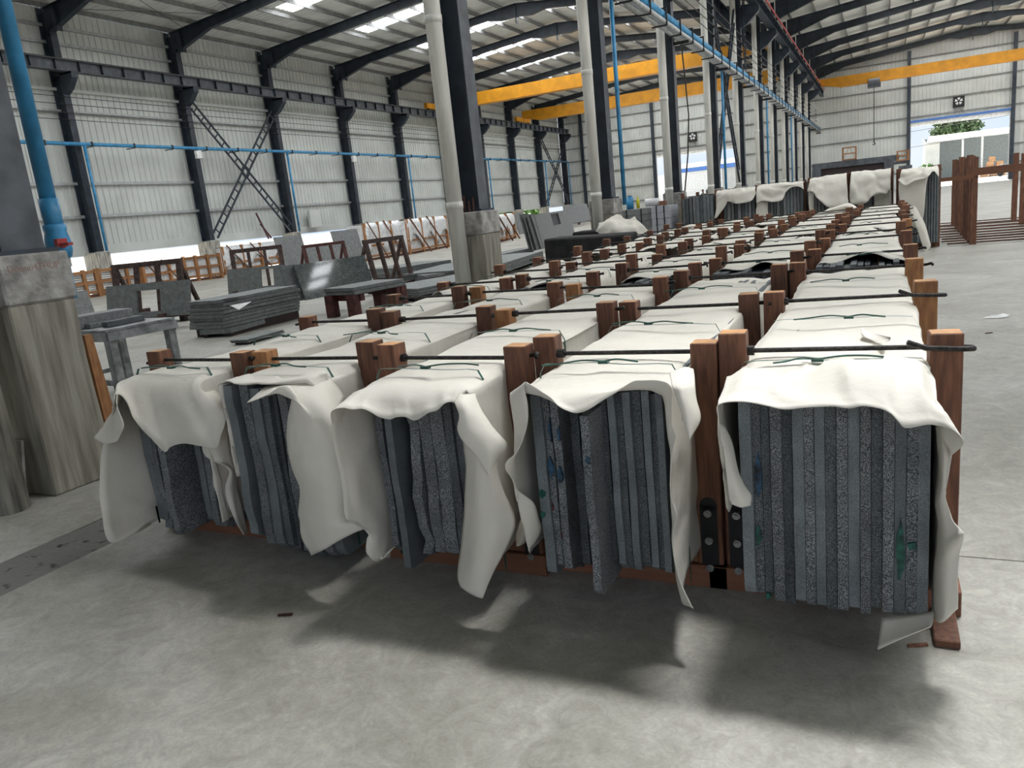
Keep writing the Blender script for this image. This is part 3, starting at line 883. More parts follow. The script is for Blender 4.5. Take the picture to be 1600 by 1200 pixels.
H3 = [(-1.0, 618, 852, 2.552), (-1.0, 597, 863, -2.027), (-.99, 574, 866, -2.036), (-.93, 573, 843, -2.036), (-.88, 577, 830, -2.036), (-.84, 556, 817, -2.036), (-.80, 541, 810, -2.045), (-.66, 535, 765, -2.045), (-.45, 526, 715, -2.036), (-.25, 517, 675, -2.027), (-.1, 517, 658, -2.018), (0, 519, 642.5, 2.263),
      (.05, 535, 637, 2.299), (.12, 551, 640, 2.335), (.18, 566, 639, 2.353), (.25, 580, 644.6, 2.371), (.3, 592.5, 652, 2.371), (.38, 609, 655.5, 2.371), (.42, 619, 652, 2.371), (.48, 634, 651, 2.371), (.54, 646, 656, 2.371), (.6, 656.5, 653, 2.371), (.68, 669, 645.6, 2.371), (.76, 683, 641.5, 2.380), (.82, 693.6, 632, 2.389), (.87, 702, 629, 2.407), (.92, 710, 631, 2.425), (.96, 717, 642, 2.444),
      (1.0, None, 2.480), (1.15, None, 2.498), (1.5, None, 2.534), (1.95, None, 2.534)]
H4 = [(-.85, 846, 830, 2.552), (-.80, 842, 812, 2.516), (-.72, 834, 786, 2.480), (-.65, 812, 770, 2.444), (-.57, 800, 752, 2.407), (-.5, 790, 738, 2.389), (-.44, 790, 722, 2.380), (-.36, 803, 709, 2.389), (-.28, 815, 688, 2.407), (-.18, 824, 660, 2.425), (-.08, 825, 631, 2.425), (0, 819, 599, 2.425),
      (.05, 830, 602, 2.425), (.1, 845, 612, 2.407), (.17, 862, 621, 2.398), (.22, 875, 632, 2.389), (.28, 890, 639, 2.389), (.33, 903, 642, 2.389), (.38, 915, 639, 2.389), (.44, 930, 630, 2.398), (.5, 947, 618, 2.407), (.58, 966, 605, 2.416), (.68, 988, 592.5, 2.434), (.76, 1005, 591, 2.444), (.84, 1022, 591, 2.444), (.92, 1036.5, 593.6, 2.434), (.98, 1047, 599, 2.425),
      (1.04, 1053, 614, 2.434), (1.12, 1050, 641, 2.444), (1.2, 1050, 665, 2.444), (1.25, 1056, 682, 2.434), (1.33, 1049, 707, 2.444), (1.42, 1047, 740, 2.444), (1.52, 1048, 778, 2.444), (1.6, 1058, 805, 2.434), (1.68, 1054, 830, 2.434), (1.78, 1053.6, 870, 2.425), (1.87, 1060, 902, 2.416), (1.97, 1082, 951, 2.389)]
H5 = [(-.55, 1152, 765, 2.570), (-.5, 1146, 750, 2.516), (-.42, 1138, 735, 2.471), (-.3, 1131, 695, 2.425), (-.14, 1122, 662, 2.425), (-.04, 1117, 642, 2.416), (.0, 1121, 631, 2.407), (.05, 1139, 626.5, 2.398), (.13, 1168, 627, 2.398), (.2, 1197, 632.5, 2.398), (.28, 1226, 638.6, 2.398), (.37, 1257.5, 636.5, 2.398), (.48, 1299.5, 635, 2.398), (.56, 1325.7, 638.6, 2.398), (.62, 1349, 635, 2.398), (.69, 1375.6, 639, 2.398), (.74, 1391, 645.7, 2.389), (.78, 1404.5, 658.8, 2.380), (.82, 1416, 668, 2.371), (.9, 1449, 662, 2.389), (.94, 1467.5, 664, 2.398), (.98, 1488.5, 670.6, 2.389), (1.02, 1507, 689, 2.380),
      (1.08, 1499, 703, 2.407), (1.15, 1488, 716, 2.444), (1.28, 1482, 745, 2.453), (1.42, 1481, 778, 2.453), (1.52, 1487, 810, 2.444), (1.58, 1500, 826, 2.425), (1.62, 1507, 836, 2.407), (1.7, 1500, 860, 2.444), (1.8, 1498, 900, 2.453), (1.94, 1496, 946, 2.462), (1.95, 1478, 946, 2.534)]
S5 = []
for r, (h, cz) in enumerate(((H1, 0), (H2, 0), (H3, .15), (H4, .3), (H5, 1.0))):
    S5.append(sheet(r, 0, h, ns=150, crease=cz, bend=((3.0, .3), (3.12, .15), (3.0, .32), (3.0, .3), (3.0, .28))[r]))

def patch(rows, ny, nx, parent, amp=.6):
    P = []
    for rw in rows: P.append([crom(rw, (len(rw) - 1) * k / (nx - 1)) for k in range(nx)])
    out = []
    for j in range(ny):
        t = (len(P) - 1) * j / (ny - 1)
        out.append([crom([P[i][k] for i in range(len(P))], t) for k in range(nx)])
    return grid_object('sheet_flap', out, parent, amp)
CUR = [0]
A = lambda *pts: [AY(p[0], p[1], p[2] + CUR[0]) for p in pts]
CUR[0] = DY[0]
# row 1: left flap turned outward, and the tongue hanging at its right side
patch([A((214, 600, 2.670), (200, 606, 2.534), (183, 615, 2.326)), A((195, 628, 2.552), (186, 634, 2.407), (182.5, 630, 2.308)), A((172, 648, 2.480), (178, 652, 2.353), (187, 645, 2.299)), A((158, 668, 2.407), (175, 675, 2.335), (193.4, 666, 2.281)), A((145.4, 684, 2.353), (163, 693, 2.308), (181, 690, 2.281))], 22, 14, S5[0])
patch([A((322, 655, 2.480), (338, 648, 2.516), (354, 645, 2.570)), A((316, 690, 2.480), (336, 690, 2.516), (358, 690, 2.588)), A((322, 714, 2.498), (345, 720, 2.534), (362, 722, 2.588)), A((357, 733, 2.534), (364, 735, 2.552), (371, 738, 2.606)), A((352, 760, 2.534), (361, 762, 2.552), (373, 766, 2.606)), A((354, 780, 2.534), (366, 786, 2.552), (378, 790, 2.606)), A((366, 810, 2.534), (374, 815, 2.552), (384, 815, 2.606)), A((381, 836, 2.534), (384, 834, 2.561), (389, 829, 2.606))], 26, 12, S5[0])
CUR[0] = DY[1]
# row 2: the loose sheet hanging over the right half of the slabs
patch([A((415, 604, 2.534), (440, 598, 2.570), (470, 594, 2.588), (500, 586, 2.624), (520, 596, 2.643), (538, 620, 2.652)),
       A((386, 628.6, 2.371), (404, 617, 2.389), (425, 606, 2.407), (462, 612, 2.425), (500, 618, 2.462), (528, 645, 2.480)),
       A((441, 604, 2.380), (450, 608, 2.380), (462, 622, 2.380), (480, 640, 2.389), (505, 650, 2.407), (526, 672, 2.425)),
       A((455, 614, 2.407), (458, 630, 2.389), (470, 646, 2.380), (488, 660, 2.380), (508, 676, 2.398), (528, 700, 2.407)),
       A((448, 663, 2.425), (456, 668, 2.398), (470, 680, 2.380), (490, 690, 2.371), (512, 702, 2.389), (532, 725, 2.407)),
       A((447, 690, 2.425), (456, 694, 2.398), (472, 705, 2.371), (494, 715, 2.371), (516, 726, 2.380), (537, 742, 2.407)),
       A((457, 734, 2.425), (465, 735, 2.398), (480, 740, 2.371), (500, 748, 2.362), (522, 755, 2.371), (541, 763, 2.398)),
       A((469, 765, 2.425), (476, 768, 2.398), (490, 772, 2.371), (508, 778, 2.362), (527, 784, 2.371), (544, 786, 2.398)),
       A((466, 808, 2.425), (475, 810, 2.398), (492, 812, 2.371), (510, 812, 2.362), (526, 812, 2.371), (540, 810, 2.398)),
       A((471, 838, 2.425), (480, 836, 2.398), (496, 834, 2.371), (514, 828, 2.362), (536, 822, 2.371), (556, 818, 2.398)),
       A((484.6, 869, 2.407), (493, 865, 2.389), (508, 858, 2.371), (527, 846, 2.371), (551, 833, 2.389), (569, 826, 2.425))], 44, 30, S5[1], .9)
CUR[0] = DY[2]
# row 3: bright corner folded over, and the long tongue below it
patch([A((706, 612, 2.534), (716, 606, 2.534), (728, 601, 2.552), (738, 600, 2.570)), A((712, 632, 2.407), (722, 628, 2.407), (734, 624, 2.444), (745, 624, 2.498)), A((718, 650, 2.371), (730, 646, 2.371), (744, 645, 2.407), (757, 648, 2.480)), A((715, 671, 2.353), (732, 668, 2.353), (754, 668, 2.389), (776, 674, 2.444)), A((726, 694, 2.353), (745, 690, 2.353), (768, 690, 2.380), (793, 696, 2.425)), A((746, 714, 2.353), (755, 712, 2.353), (768, 712, 2.362), (781, 714, 2.389)), A((762.5, 744, 2.353), (763, 744, 2.353), (764, 743, 2.353), (766, 740, 2.353))], 30, 16, S5[2], .7)
patch([A((724, 690, 2.444), (740, 688, 2.407), (757, 690, 2.407), (774, 702, 2.462)), A((726, 750, 2.425), (745, 748, 2.371), (765, 745, 2.389), (783, 752, 2.462)), A((722, 815, 2.425), (745, 812, 2.362), (775, 806, 2.380), (804, 806, 2.444)), A((717.5, 862, 2.425), (742, 858, 2.353), (770, 852, 2.362), (797, 845, 2.425)), A((715, 900, 2.416), (734, 900, 2.353), (754, 897, 2.353), (770, 896, 2.389)), A((720, 917, 2.407), (732, 926, 2.362), (744, 932, 2.353), (754, 935, 2.362))], 36, 18, S5[2], .5)
# a crumpled scrap of sheet caught low between rows 3 and 4
patch([A((811, 812, 2.643), (818, 808, 2.624), (826, 806, 2.624)), A((806, 836, 2.606), (819, 830, 2.570), (834, 826, 2.624)), A((806, 854, 2.606), (812, 853, 2.588), (820, 850, 2.606))], 10, 10, S5[2], 1.2)
CUR[0] = 0
# row 4: pointed corner hanging at the right
patch([A((1046, 583, 2.588), (1058, 578, 2.606), (1070, 574, 2.624), (1083, 577, 2.643)), A((1049, 600, 2.425), (1060, 598, 2.425), (1074, 597, 2.462), (1087, 600, 2.516)), A((1055, 618, 2.389), (1066, 618, 2.389), (1079, 620, 2.416), (1090, 624, 2.471)), A((1065, 650, 2.371), (1074, 650, 2.371), (1085, 650, 2.398), (1095, 654, 2.444)), A((1077.5, 686, 2.362), (1078, 686, 2.362), (1079, 685, 2.362), (1081, 682, 2.371))], 24, 14, S5[3], .5)
patch([A((1123, 660, 2.434), (1133, 668, 2.462), (1144, 690, 2.498)), A((1130, 695, 2.425), (1140, 706, 2.444), (1153, 728, 2.471)), A((1135, 740, 2.416), (1149, 748, 2.425), (1164, 757, 2.453)), A((1138, 774, 2.416), (1156, 777, 2.416), (1174, 774, 2.444)), A((1143, 788, 2.416), (1158, 793, 2.416), (1173, 790, 2.434))], 20, 12, S5[4], .4)
patch([[G(1347, 512, .985), G(1362, 518, .965), G(1388, 526, .99)], [G(1346, 520, .975), G(1364, 526, .962), G(1387, 531, .98)], [G(1350, 526, .965), G(1366, 533, .960), G(1380, 541, .985)]], 10, 12, S5[4], .8)
# row 5: tail trailing under the slabs
patch([A((1460, 955, 2.534), (1425, 960, 2.534), (1378, 966, 2.534)), A((1456, 977, 2.480), (1415, 984, 2.480), (1375, 995, 2.480)), A((1450, 981, 2.462), (1408, 999, 2.444), (1372, 1016, 2.425))], 8, 16, S5[4], .3)

# ---- sheets of the bundles behind
for r in range(5):
    for b in range(1, 4):
        L, R = POST[r][0] + SHIFT[b] * (r / 4), POST[r][1] + SHIFT[b] * (r / 4)
        xl, xr = L + .053, R - .053
        y0, y1 = YP[r][b][0] - .42, YP[r][b][-1] + .38
        if (r, b) in ((4, 1), (2, 1), (1, 1), (3, 1)): y0 += .26
        rows = []
        ns, nb = 46, 26
        peak = [(random.uniform(.2, .8), random.choice((y0 + .05, y1 - .05)), random.uniform(.01, .05)) for k in range(2)]
        for j in range(nb):
            row = []
            for k in range(ns):
                q = -.9 + 2.8 * k / (ns - 1)
                f = j / (nb - 1)
                y = y0 + (y1 - y0) * f
                if j == 0: y += .07 * math.sin(q * 8 + r + b)
                if j == nb - 1: y += .06 * math.sin(q * 7 + 2 * r + b)
                p = section(q, y, xl, xr, ZT, b, r)
                if 0 <= q <= 1:
                    e = min(f, 1 - f)
                    p.z += .035 * (1 - sm(0, .07, e)) * (math.sin(q * 10 + r * 2 + b) - .3) * .7
                    for (pq, py, ph) in peak:
                        p.z += ph * math.exp(-((q - pq) / .13) ** 2 - ((y - py) / .22) ** 2)
                row.append(p)
            rows.append(row)
        grid_object('wrapping_sheet', rows, None, 1.2, label='cream wrapping sheet over the ' + BUNN[b] + ' of ' + ROWN[r], group='sheets over the slab rows')

# ---- granite slabs
def slab_mesh(th, length, z0, z1, mt, seed, rag=1.0, name='granite_slab'):
    rnd = random.Random(seed)
    n = 11; h = z1 - z0
    prof = []
    for k in range(n):
        f = k / (n - 1)
        prof.append((rnd.uniform(0, .006) * rag + .004 * rag * math.sin(seed + 9 * f), z0 + h * f))
    prof[0] = (rnd.uniform(.01, .035) * rag, z0 + rnd.uniform(0, .012)); 
    prof.insert(1, (rnd.uniform(0, .008), z0 + rnd.uniform(.015, .04)))
    prof[-1] = (rnd.uniform(.0, .012), z1)
    poly = [(-th / 2, y, z) for y, z in prof] + [(-th / 2, length, z1), (-th / 2, length, max(z0, .2)), (-th / 2, min(.4, length * .5), max(z0, .2)), (-th / 2, .2, z0 + .004)]
    mb = MB().prism(poly, (th, 0, 0))
    return mb.mesh(name, mt)
def slab_row(r, spec, vref, group, where):
    n = 0
    for s in spec:
        ua, ub, vb, mt = s[:4]; yf = s[4] if len(s) > 4 else 2.534
        yf += DY[r]
        a, b = AY(ua, vref, yf).x, AY(ub, vref, yf).x
        zb = max(.012, AY((ua + ub) / 2, vb, yf).z)
        lo_, hi_ = POST[r][0] + .058, POST[r][1] - .058
        if a < lo_: b += lo_ - a; a = lo_
        if b > hi_: a -= min(b - hi_, .02); b = hi_
        if b - a < .014: continue
        th = (b - a) - .0015
        zt = ZT - .012 - random.uniform(0, .03) - (.05 if yf - DY[r] < 2.49 else 0)
        me = slab_mesh(th, YP[r][0][-1] + .3 - yf, zb, zt, M[mt], r * 40 + n, s[5] if len(s) > 5 else 1.0)
        o = put('granite_slab', me); o.location = ((a + b) / 2, yf, 0)
        look = {'gr_split': 'rough split', 'gr_sawn': 'smooth sawn', 'gr_dark': 'dark speckled'}[mt]
        tag(o, '%s granite slab, %s from pedestal side, front bundle of %s' % (look, ORD[n] if n < 18 else n, ROWN[r]), 'stone slab', group)
        for d in (s[6] if len(s) > 6 else []):
            col, du, v0, v1, w = d
            c = AY(ua + (ub - ua) * du, (v0 + v1) / 2, yf)
            zA, zB = AY(ua, v1, yf).z, AY(ua, v0, yf).z
            mb = MB(); vs = []
            hw = (b - a) * w / 2
            for k in range(12):
                an = 2 * PI * k / 12; rr = 1 + .18 * math.sin(k * 2.3 + n)
                x = min(max(c.x + hw * rr * math.cos(an), a + .001), b - .001)
                vs.append((x, yf - .0035, (zA + zB) / 2 + (zB - zA) / 2 * rr * math.sin(an)))
            mb.prism(vs, (0, .012, 0)); mb.build('paint_mark', M['paint_' + col], o)
        n += 1
e5 = [1159, 1177.5, 1192.5, 1206, 1224, 1240, 1257.5, 1274, 1290, 1307.5, 1325, 1344, 1361, 1379, 1397.5, 1416, 1435, 1454]
b5 = [927, 933, 936, 941, 947, 945, 950, 953, 959, 959, 956, 967, 960, 970, 971, 969, 979]
m5 = ['gr_sawn', 'gr_split', 'gr_dark', 'gr_split', 'gr_dark', 'gr_sawn', 'gr_split', 'gr_sawn', 'gr_dark', 'gr_split', 'gr_sawn', 'gr_split', 'gr_dark', 'gr_split', 'gr_sawn', 'gr_split', 'gr_sawn']
mk5 = {1: [('blue', .5, 710, 775, .75), ('green', .5, 822, 850, .6)], 2: [('green', .5, 925, 935, .8)], 14: [('green', .5, 815, 905, .7)], 15: [('green', .5, 847, 858, .8)]}
slab_row(4, [(e5[k], e5[k + 1], b5[k], m5[k], 2.534 + (0, .02, .015, 0, .02, 0, .01, .004, .012, 0, .01, 0, .012, 0, .008, .004, 0)[k], 1, mk5.get(k, [])) for k in range(17)], 805, 'slabs in the aisle front bundle', '')
slab_row(3, [(839, 855, 901, 'gr_sawn', 2.534, 1, [('green', .5, 765, 777, .7), ('green', .5, 798, 808, .6), ('green', .5, 885, 893, .8)]), (856, 867.5, 893, 'gr_split', 2.552, 1, [('blue', .5, 655, 690, .8), ('blue', .4, 715, 745, .7), ('red', .4, 780, 800, .8)]), (868.6, 881, 896, 'gr_split', 2.534, 1.4, [('blue', .5, 665, 690, .7), ('blue', .5, 730, 755, .7), ('red', .5, 825, 842, .7)]),
                 (884, 896, 888, 'gr_dark', 2.670), (898, 911, 886, 'gr_dark', 2.643), (912, 925.5, 935, 'gr_split', 2.407, 1.2, [('blue', .5, 713, 725, .5)]), (943, 955, 884, 'gr_dark', 2.561), (956, 967.5, 893, 'gr_sawn', 2.534), (968.5, 979.5, 889, 'gr_dark', 2.561), (980, 992, 895, 'gr_sawn', 2.534), (993, 1008, 890, 'gr_dark', 2.561), (1009, 1021, 896, 'gr_sawn', 2.552), (1022, 1034, 897, 'gr_dark', 2.561), (1034.5, 1046, 900, 'gr_sawn', 2.534), (1050, 1064, 936, 'gr_split', 2.516)], 741, 'slabs in the fourth row front bundle', '')
slab_row(2, [(591.5, 602, 862, 'gr_split', 2.552), (605, 616, 888, 'gr_sawn', 2.498), (622, 632, 845, 'gr_dark', 2.806), (637, 652, 873, 'gr_split', 2.534, 4.5), (658, 675, 869, 'gr_split', 2.534, 1.6), (676, 697, 872, 'gr_split', 2.543, 1.5), (698, 711, 873, 'gr_dark', 2.534), (714, 727, 873, 'gr_dark', 2.552), (729, 742, 872, 'gr_sawn', 2.552)], 700, 'slabs in the middle row front bundle', '')
slab_row(1, [(350, 363, 838, 'gr_sawn', 2.534, 1.5), (379, 392, 850, 'gr_split', 2.534, 1.5), (394, 408, 853, 'gr_sawn', 2.543, 1.4), (411, 421, 854, 'gr_dark', 2.552), (422, 433, 862, 'gr_dark', 2.579), (435, 448, 866, 'gr_split', 2.534, 1.8), (452, 465, 870, 'gr_dark', 2.552), (470, 484, 869, 'gr_split', 2.552), (490, 506, 866, 'gr_sawn', 2.570), (511, 526, 862, 'gr_sawn', 2.570)], 640, 'slabs in the second row front bundle', '')
slab_row(0, [(224, 238, 815, 'gr_sawn', 2.534, 1.5, [('green', .7, 790, 812, .5)]), (243, 254, 829, 'gr_split', 2.534, 1.5), (255, 265, 836, 'gr_split', 2.462, 1.2), (313, 322, 818, 'gr_sawn', 2.534), (323, 332, 824, 'gr_split', 2.534, 1.5), (336, 345, 829, 'gr_split', 2.534, 4.0)], 752, 'slabs in the pedestal row front bundle', '')
# ends of the slabs showing where the second bundles begin
for r, nn in ((4, 12), (3, 10), (2, 9), (1, 9)):
    L, R = POST[r]; xl, xr = L + .06, R - .06
    ys = YP[r][1]
    w = (xr - xl) / nn
    for k in range(nn):
        mt = random.choice(('gr_split', 'gr_dark', 'gr_dark', 'gr_sawn'))
        me = slab_mesh(w * random.uniform(.75, .93), 2.9, .2, ZT - .012 - random.uniform(0, .04), M[mt], 300 + r * 20 + k, 1)
        o = put('granite_slab', me); o.location = (xl + w * (k + .5), ys[0] - .44 + random.uniform(0, .06), 0)
        tag(o, 'granite slab end, %s from the pedestal side in second bundle of %s' % (ORD[k], ROWN[r]), 'stone slab', 'slab ends of the second bundles')

# ------------------------------------------------------------------ near gable wall behind the viewpoint
wf = root('wall_front')
for k in range(24):
    a, b = XW + (XR - XW) * k / 24, XW + (XR - XW) * (k + 1) / 24
    z0 = 9.4 if (a + b) / 2 > XC else 0
    ribbed((0, -9, 0), (1, 0, 0), (0, 1, 0), a, b, lambda s: z0, lambda s: roofz(s)).build('cladding_sheet', M['clad'], wf)

# ------------------------------------------------------------------ taller bundles across the end of the rows
TB = [  # uL, uR, y front, top z, slab span u, slab count, hem patch
    ('the grey bare bundle beside the fourth column', 1061, 1116, 20.0, 1.56, (1064, 1114), 9, None),
    ('the tall bundle with a pointed tongue of sheet', 1122, 1181, 20.0, 1.56, (1134, 1179), 9,
     [[(1121, 303, 20.1), (1140, 299, 20.3), (1160, 297, 20.3), (1181, 295, 20.1)], [(1119, 325, 19.9), (1137, 315, 19.85), (1150, 318, 19.8), (1163, 317, 19.8), (1174, 314, 19.8), (1182, 301, 19.9)]]),
    ('the tall bundle with a stepped ragged sheet', 1184, 1256, 20.0, 1.58, (1200, 1255), 11,
     [[(1184, 297, 20.1), (1205, 291, 20.3), (1230, 287, 20.3), (1256, 283, 20.1)], [(1181, 321, 19.85), (1190, 314, 19.8), (1208, 315.5, 19.78), (1222, 312, 19.78), (1226, 300, 19.82), (1236, 291, 19.85), (1245, 289, 19.85), (1256, 296, 19.85)]]),
    ('the tall bundle with a rounded white sheet', 1263, 1326, 20.0, 1.62, (1272, 1322), 9,
     [[(1266, 290, 20.1), (1285, 281, 20.3), (1305, 278, 20.3), (1323, 281, 20.1)], [(1261, 299, 19.85), (1271, 300, 19.7), (1281, 313, 19.65), (1294, 323, 19.62), (1307, 324, 19.62), (1326, 319, 19.7)]]),
    ('the tall bundle with a stained sheet', 1328, 1394, 20.0, 1.64, (1334, 1392), 10,
     [[(1330, 281, 20.1), (1350, 273, 20.3), (1370, 270, 20.3), (1392, 270, 20.1)], [(1326, 319, 19.75), (1342, 319, 19.66), (1353, 316, 19.66), (1362, 307, 19.68), (1374, 302.5, 19.7), (1384, 303, 19.7), (1391, 298, 19.75)]]),
    ('the tall bundle on the open aisle', 1406, 1469, 18.0, 1.60, (1438, 1468), 7,
     [[(1408, 268, 18.1), (1425, 262, 18.3), (1445, 258, 18.3), (1466, 262, 18.1)], [(1403, 281, 17.85), (1413, 288, 17.75), (1430, 282, 17.72), (1450, 277, 17.72), (1458, 268, 17.8), (1467, 276, 17.78)]]),
]
for (nm, ul, ur, yf, zt, su, ns, pt) in TB:
    vm = 300
    xl, xr = AY(ul, vm, yf).x + .06, AY(ur, vm, yf).x - .06
    t = thing('tall_crate', 'red-brown timber frame holding ' + nm, 'crate', ((xl + xr) / 2, yf, 0), 'tall crates across the row ends')
    for x in (xl - .05, xr + .05):
        for y in (yf + .35, yf + 2.2):
            o = MB().span((x - .04, y - .055, 0), (x + .04, y + .055, zt + .05)).build('post', M['wood'], t, bevel=.004)
            o.rotation_euler.y = 0
    for y in (yf + .35, yf + 2.2):
        MB().span((xl - .09, y - .05, 0), (xr + .09, y + .05, .1)).build('crossbeam', M['woodflat'], t)
        MB().tube([(xl - .10, y, zt - .05), (xr + .11, y, zt - .05)], .012, 6).build('tie_rod', M['rod'], t)
    xa, xb = AY(su[0], vm, yf).x, AY(su[1], vm, yf).x
    if pt is not None: xa = min(xa, xl + .06)
    n2 = max(ns, int(ns * (xb - xa) / max(.1, AY(su[1], vm, yf).x - AY(su[0], vm, yf).x)))
    w = (xb - xa) / n2
    for k in range(n2):
        me = slab_mesh(w * random.uniform(.72, .94), 2.5, .1, zt - .04 - random.uniform(0, .05), M[random.choice(('gr_sawn', 'gr_sawn', 'gr_dark', 'gr_dull'))], 700 + k + int(ul), 1.6)
        o = put('granite_slab', me); o.location = (xa + w * (k + .5), yf + random.uniform(0, .05), 0)
        tag(o, 'tall granite slab, %s from the left in %s' % (ORD[min(k, 17)], nm), 'stone slab', 'slabs of ' + nm)
    if pt is not None:
        top, hem = pt
        back = [V((AY(u, v, y).x, yf + 2.5, zt + .0)) for u, v, y in top]
        mid = [V((AY(u, v, y).x, yf + .9, zt + .015)) for u, v, y in top]
        fr = [V((AY(u, v, y).x, yf - .02, zt + .005)) for u, v, y in top]
        o = patch([back, mid, fr, A(*hem)], 30, 36, None, 4.5)
        o.name = 'wrapping_sheet'; tag(o, 'cream sheet over ' + nm, 'wrapping sheet', 'sheets over the tall crates')
        if 'tongue' in nm:
            patch([A((1122, 303, 19.95), (1130, 304, 19.9), (1138, 312, 19.85)), A((1120, 322, 19.9), (1126, 322, 19.86), (1132, 324, 19.85)), A((1116, 341, 19.9), (1118, 341, 19.88), (1120, 340, 19.87))], 12, 8, o)
        if 'stepped' in nm:
            patch([A((1184, 314, 19.88), (1192, 314, 19.86), (1200, 315, 19.9)), A((1181, 330, 19.9), (1191, 332, 19.87), (1200, 332, 19.9)), A((1183, 350, 19.9), (1192, 350, 19.88), (1201, 348, 19.9))], 12, 8, o)
        if 'rounded' in nm:
            patch([A((1263, 298, 19.9), (1267, 299, 19.88), (1272, 300, 19.87)), A((1263, 315, 19.9), (1267, 316, 19.88), (1272, 316, 19.9)), A((1265, 332, 19.9), (1268, 332, 19.88), (1272, 330, 19.9))], 12, 8, o)
        if 'stained' in nm:
            patch([A((1364, 304, 19.9), (1378, 300, 19.9), (1392, 297, 19.9)), A((1366, 312, 19.92), (1379, 312, 19.9), (1393, 312, 19.9)), A((1366, 340, 19.92), (1380, 340, 19.9), (1393, 338, 19.9))], 12, 8, o)
        if 'open aisle' in nm:
            patch([A((1405, 281, 17.9), (1425, 282, 17.85), (1450, 277, 17.8)), A((1404, 300, 17.9), (1425, 302, 17.84), (1447, 292, 17.8)), A((1408, 325, 17.9), (1426, 328, 17.84), (1444, 330, 17.8)), A((1420, 352, 17.9), (1430, 356, 17.84), (1439, 356, 17.82))], 22, 14, o)
            patch([A((1420, 325, 17.7), (1428, 322, 17.7), (1433, 325, 17.75)), A((1430, 350, 17.5), (1440, 348, 17.5), (1446, 352, 17.6)), A((1440, 380, 17.4), (1450, 376, 17.4), (1454, 380, 17.5)), A((1445, 396, 17.38), (1450, 392, 17.4), (1454, 386, 17.5))], 20, 10, o)
# loose sheet heaped on the rear end of the fourth row
o = patch([A((1262, 345, 16.4), (1290, 338, 16.6), (1320, 334, 16.8), (1344, 340, 16.9)), A((1272, 336, 16.4), (1298, 328, 16.5), (1322, 322, 16.6), (1342, 330, 16.7)), A((1290, 332, 16.7), (1306, 324, 16.9), (1324, 319, 17.0), (1336, 322, 17.1))], 16, 22, None, 2.5)
o.name = 'wrapping_sheet'; tag(o, 'loose cream sheet thrown up at the rear end of the fourth row', 'wrapping sheet')

# ------------------------------------------------------------------ empty timber frames standing at the aisle
fy = [18.25, 18.9, 19.5, 20.2, 21.0, 21.9, 22.9, 24.2]
for k, y in enumerate(fy):
    xl, xr = 1.72 + .015 * k, 3.22 - (.42 if k == 0 else .0) + .01 * k
    xr = 2.74 if k == 0 else 3.2
    t = thing('timber_stand', 'empty upright timber stand with rusty bottom rods, %s in the line at the aisle' % ORD[k], 'stand', ((xl + xr) / 2, y, 0), 'empty stands at the aisle')
    for x in (xl, xr):
        o = MB().span((x - .06, y - .055, 0), (x + .06, y + .055, 1.72 + .03 * (k % 3))).build('post', M['wood'], t, bevel=.004)
    for q in range(2):
        z = .035 + .06 * q
        MB().tube([(xl - .45 - .08 * (k % 2), y + .05 - .09 * q, z), (xr + .3, y + .05 - .09 * q, z)], .016, 6).build('bottom_rod', M['rust'], t)
    if k in (0, 2):
        MB().span((xl - .06, y - .09, 1.36), (xr + 1.0, y - .055, 1.50)).build('top_rail', M['woodflat'], t)
    if k == 0:
        MB().span((xl - .62, y - .12, 1.30), (xl - .02, y - .09, 1.38)).build('side_rail', M['woodflat'], t)

# ------------------------------------------------------------------ steel portal with timber cages, far behind the rows
t = thing('steel_portal', 'grey steel portal with a dark red panel standing behind the tall crates', 'machine', (-1, 45, 0))
MB().span((-3.2, 44.8, 2.12), (.9, 45.2, 2.42)).build('top_beam', M['steelgrey'], t)
for x in (-3.0, .45):
    MB().span((x - .22, 44.8, 0), (x + .22, 45.2, 2.12)).build('leg', M['steelgrey'], t)
MB().span((-2.78, 44.95, .6), (.23, 45.05, 2.12)).build('panel', M['dark'], t)
MB().span((.9, 44.8, 1.55), (1.5, 45.2, 1.85)).span((.67, 44.8, 1.95), (1.3, 45.2, 2.1)).build('side_beam', M['steelgrey'], t)
def cage(x, y, z, w, h, lab):
    t = thing('timber_cage', lab, 'crate', (x, y, z), 'small timber cages')
    for sx in (-1, 1):
        for sy in (-1, 1):
            MB().span((x + sx * w / 2 - .03, y + sy * w / 2 - .03, z), (x + sx * w / 2 + .03, y + sy * w / 2 + .03, z + h)).build('post', M['pine'], t)
    for zz in (z + .03, z + h * .5, z + h - .03):
        MB().span((x - w / 2, y - w / 2 - .05, zz - .03), (x + w / 2, y - w / 2 - .03, zz + .03)).build('rail', M['pine'], t)
    MB().bar((x - w / 2, y - w / 2 - .06, z), (x, y - w / 2 - .06, z + h), .05, .02).bar((x + w / 2, y - w / 2 - .06, z), (x, y - w / 2 - .06, z + h), .05, .02).build('brace', M['pine'], t)
cage(-1.4, 45, 2.42, .62, .66, 'larger timber cage standing on the steel portal'); cage(1.08, 45, 2.1, .5, .5, 'smaller timber cage on the right end of the steel portal')

def timber_pile(x, y, z, w, h, lab):
    t = thing('timber_pile', lab, 'timber', (x, y, z), 'orange timber piles outside')
    for k in range(5):
        MB().span((x - w / 2 + .02 * (k % 2), y - .4, z + .03 + (h - .04) * k / 5), (x + w / 2 - .015 * (k % 3), y + .4, z + .03 + (h - .04) * (k + 1) / 5 - .02)).build('plank', M['pale'], t)
    MB().span((x - w / 2, y - .3, z), (x - w / 2 + .1, y + .3, z + .03)).span((x + w / 2 - .1, y - .3, z), (x + w / 2, y + .3, z + .03)).build('bearer', M['pine'], t)

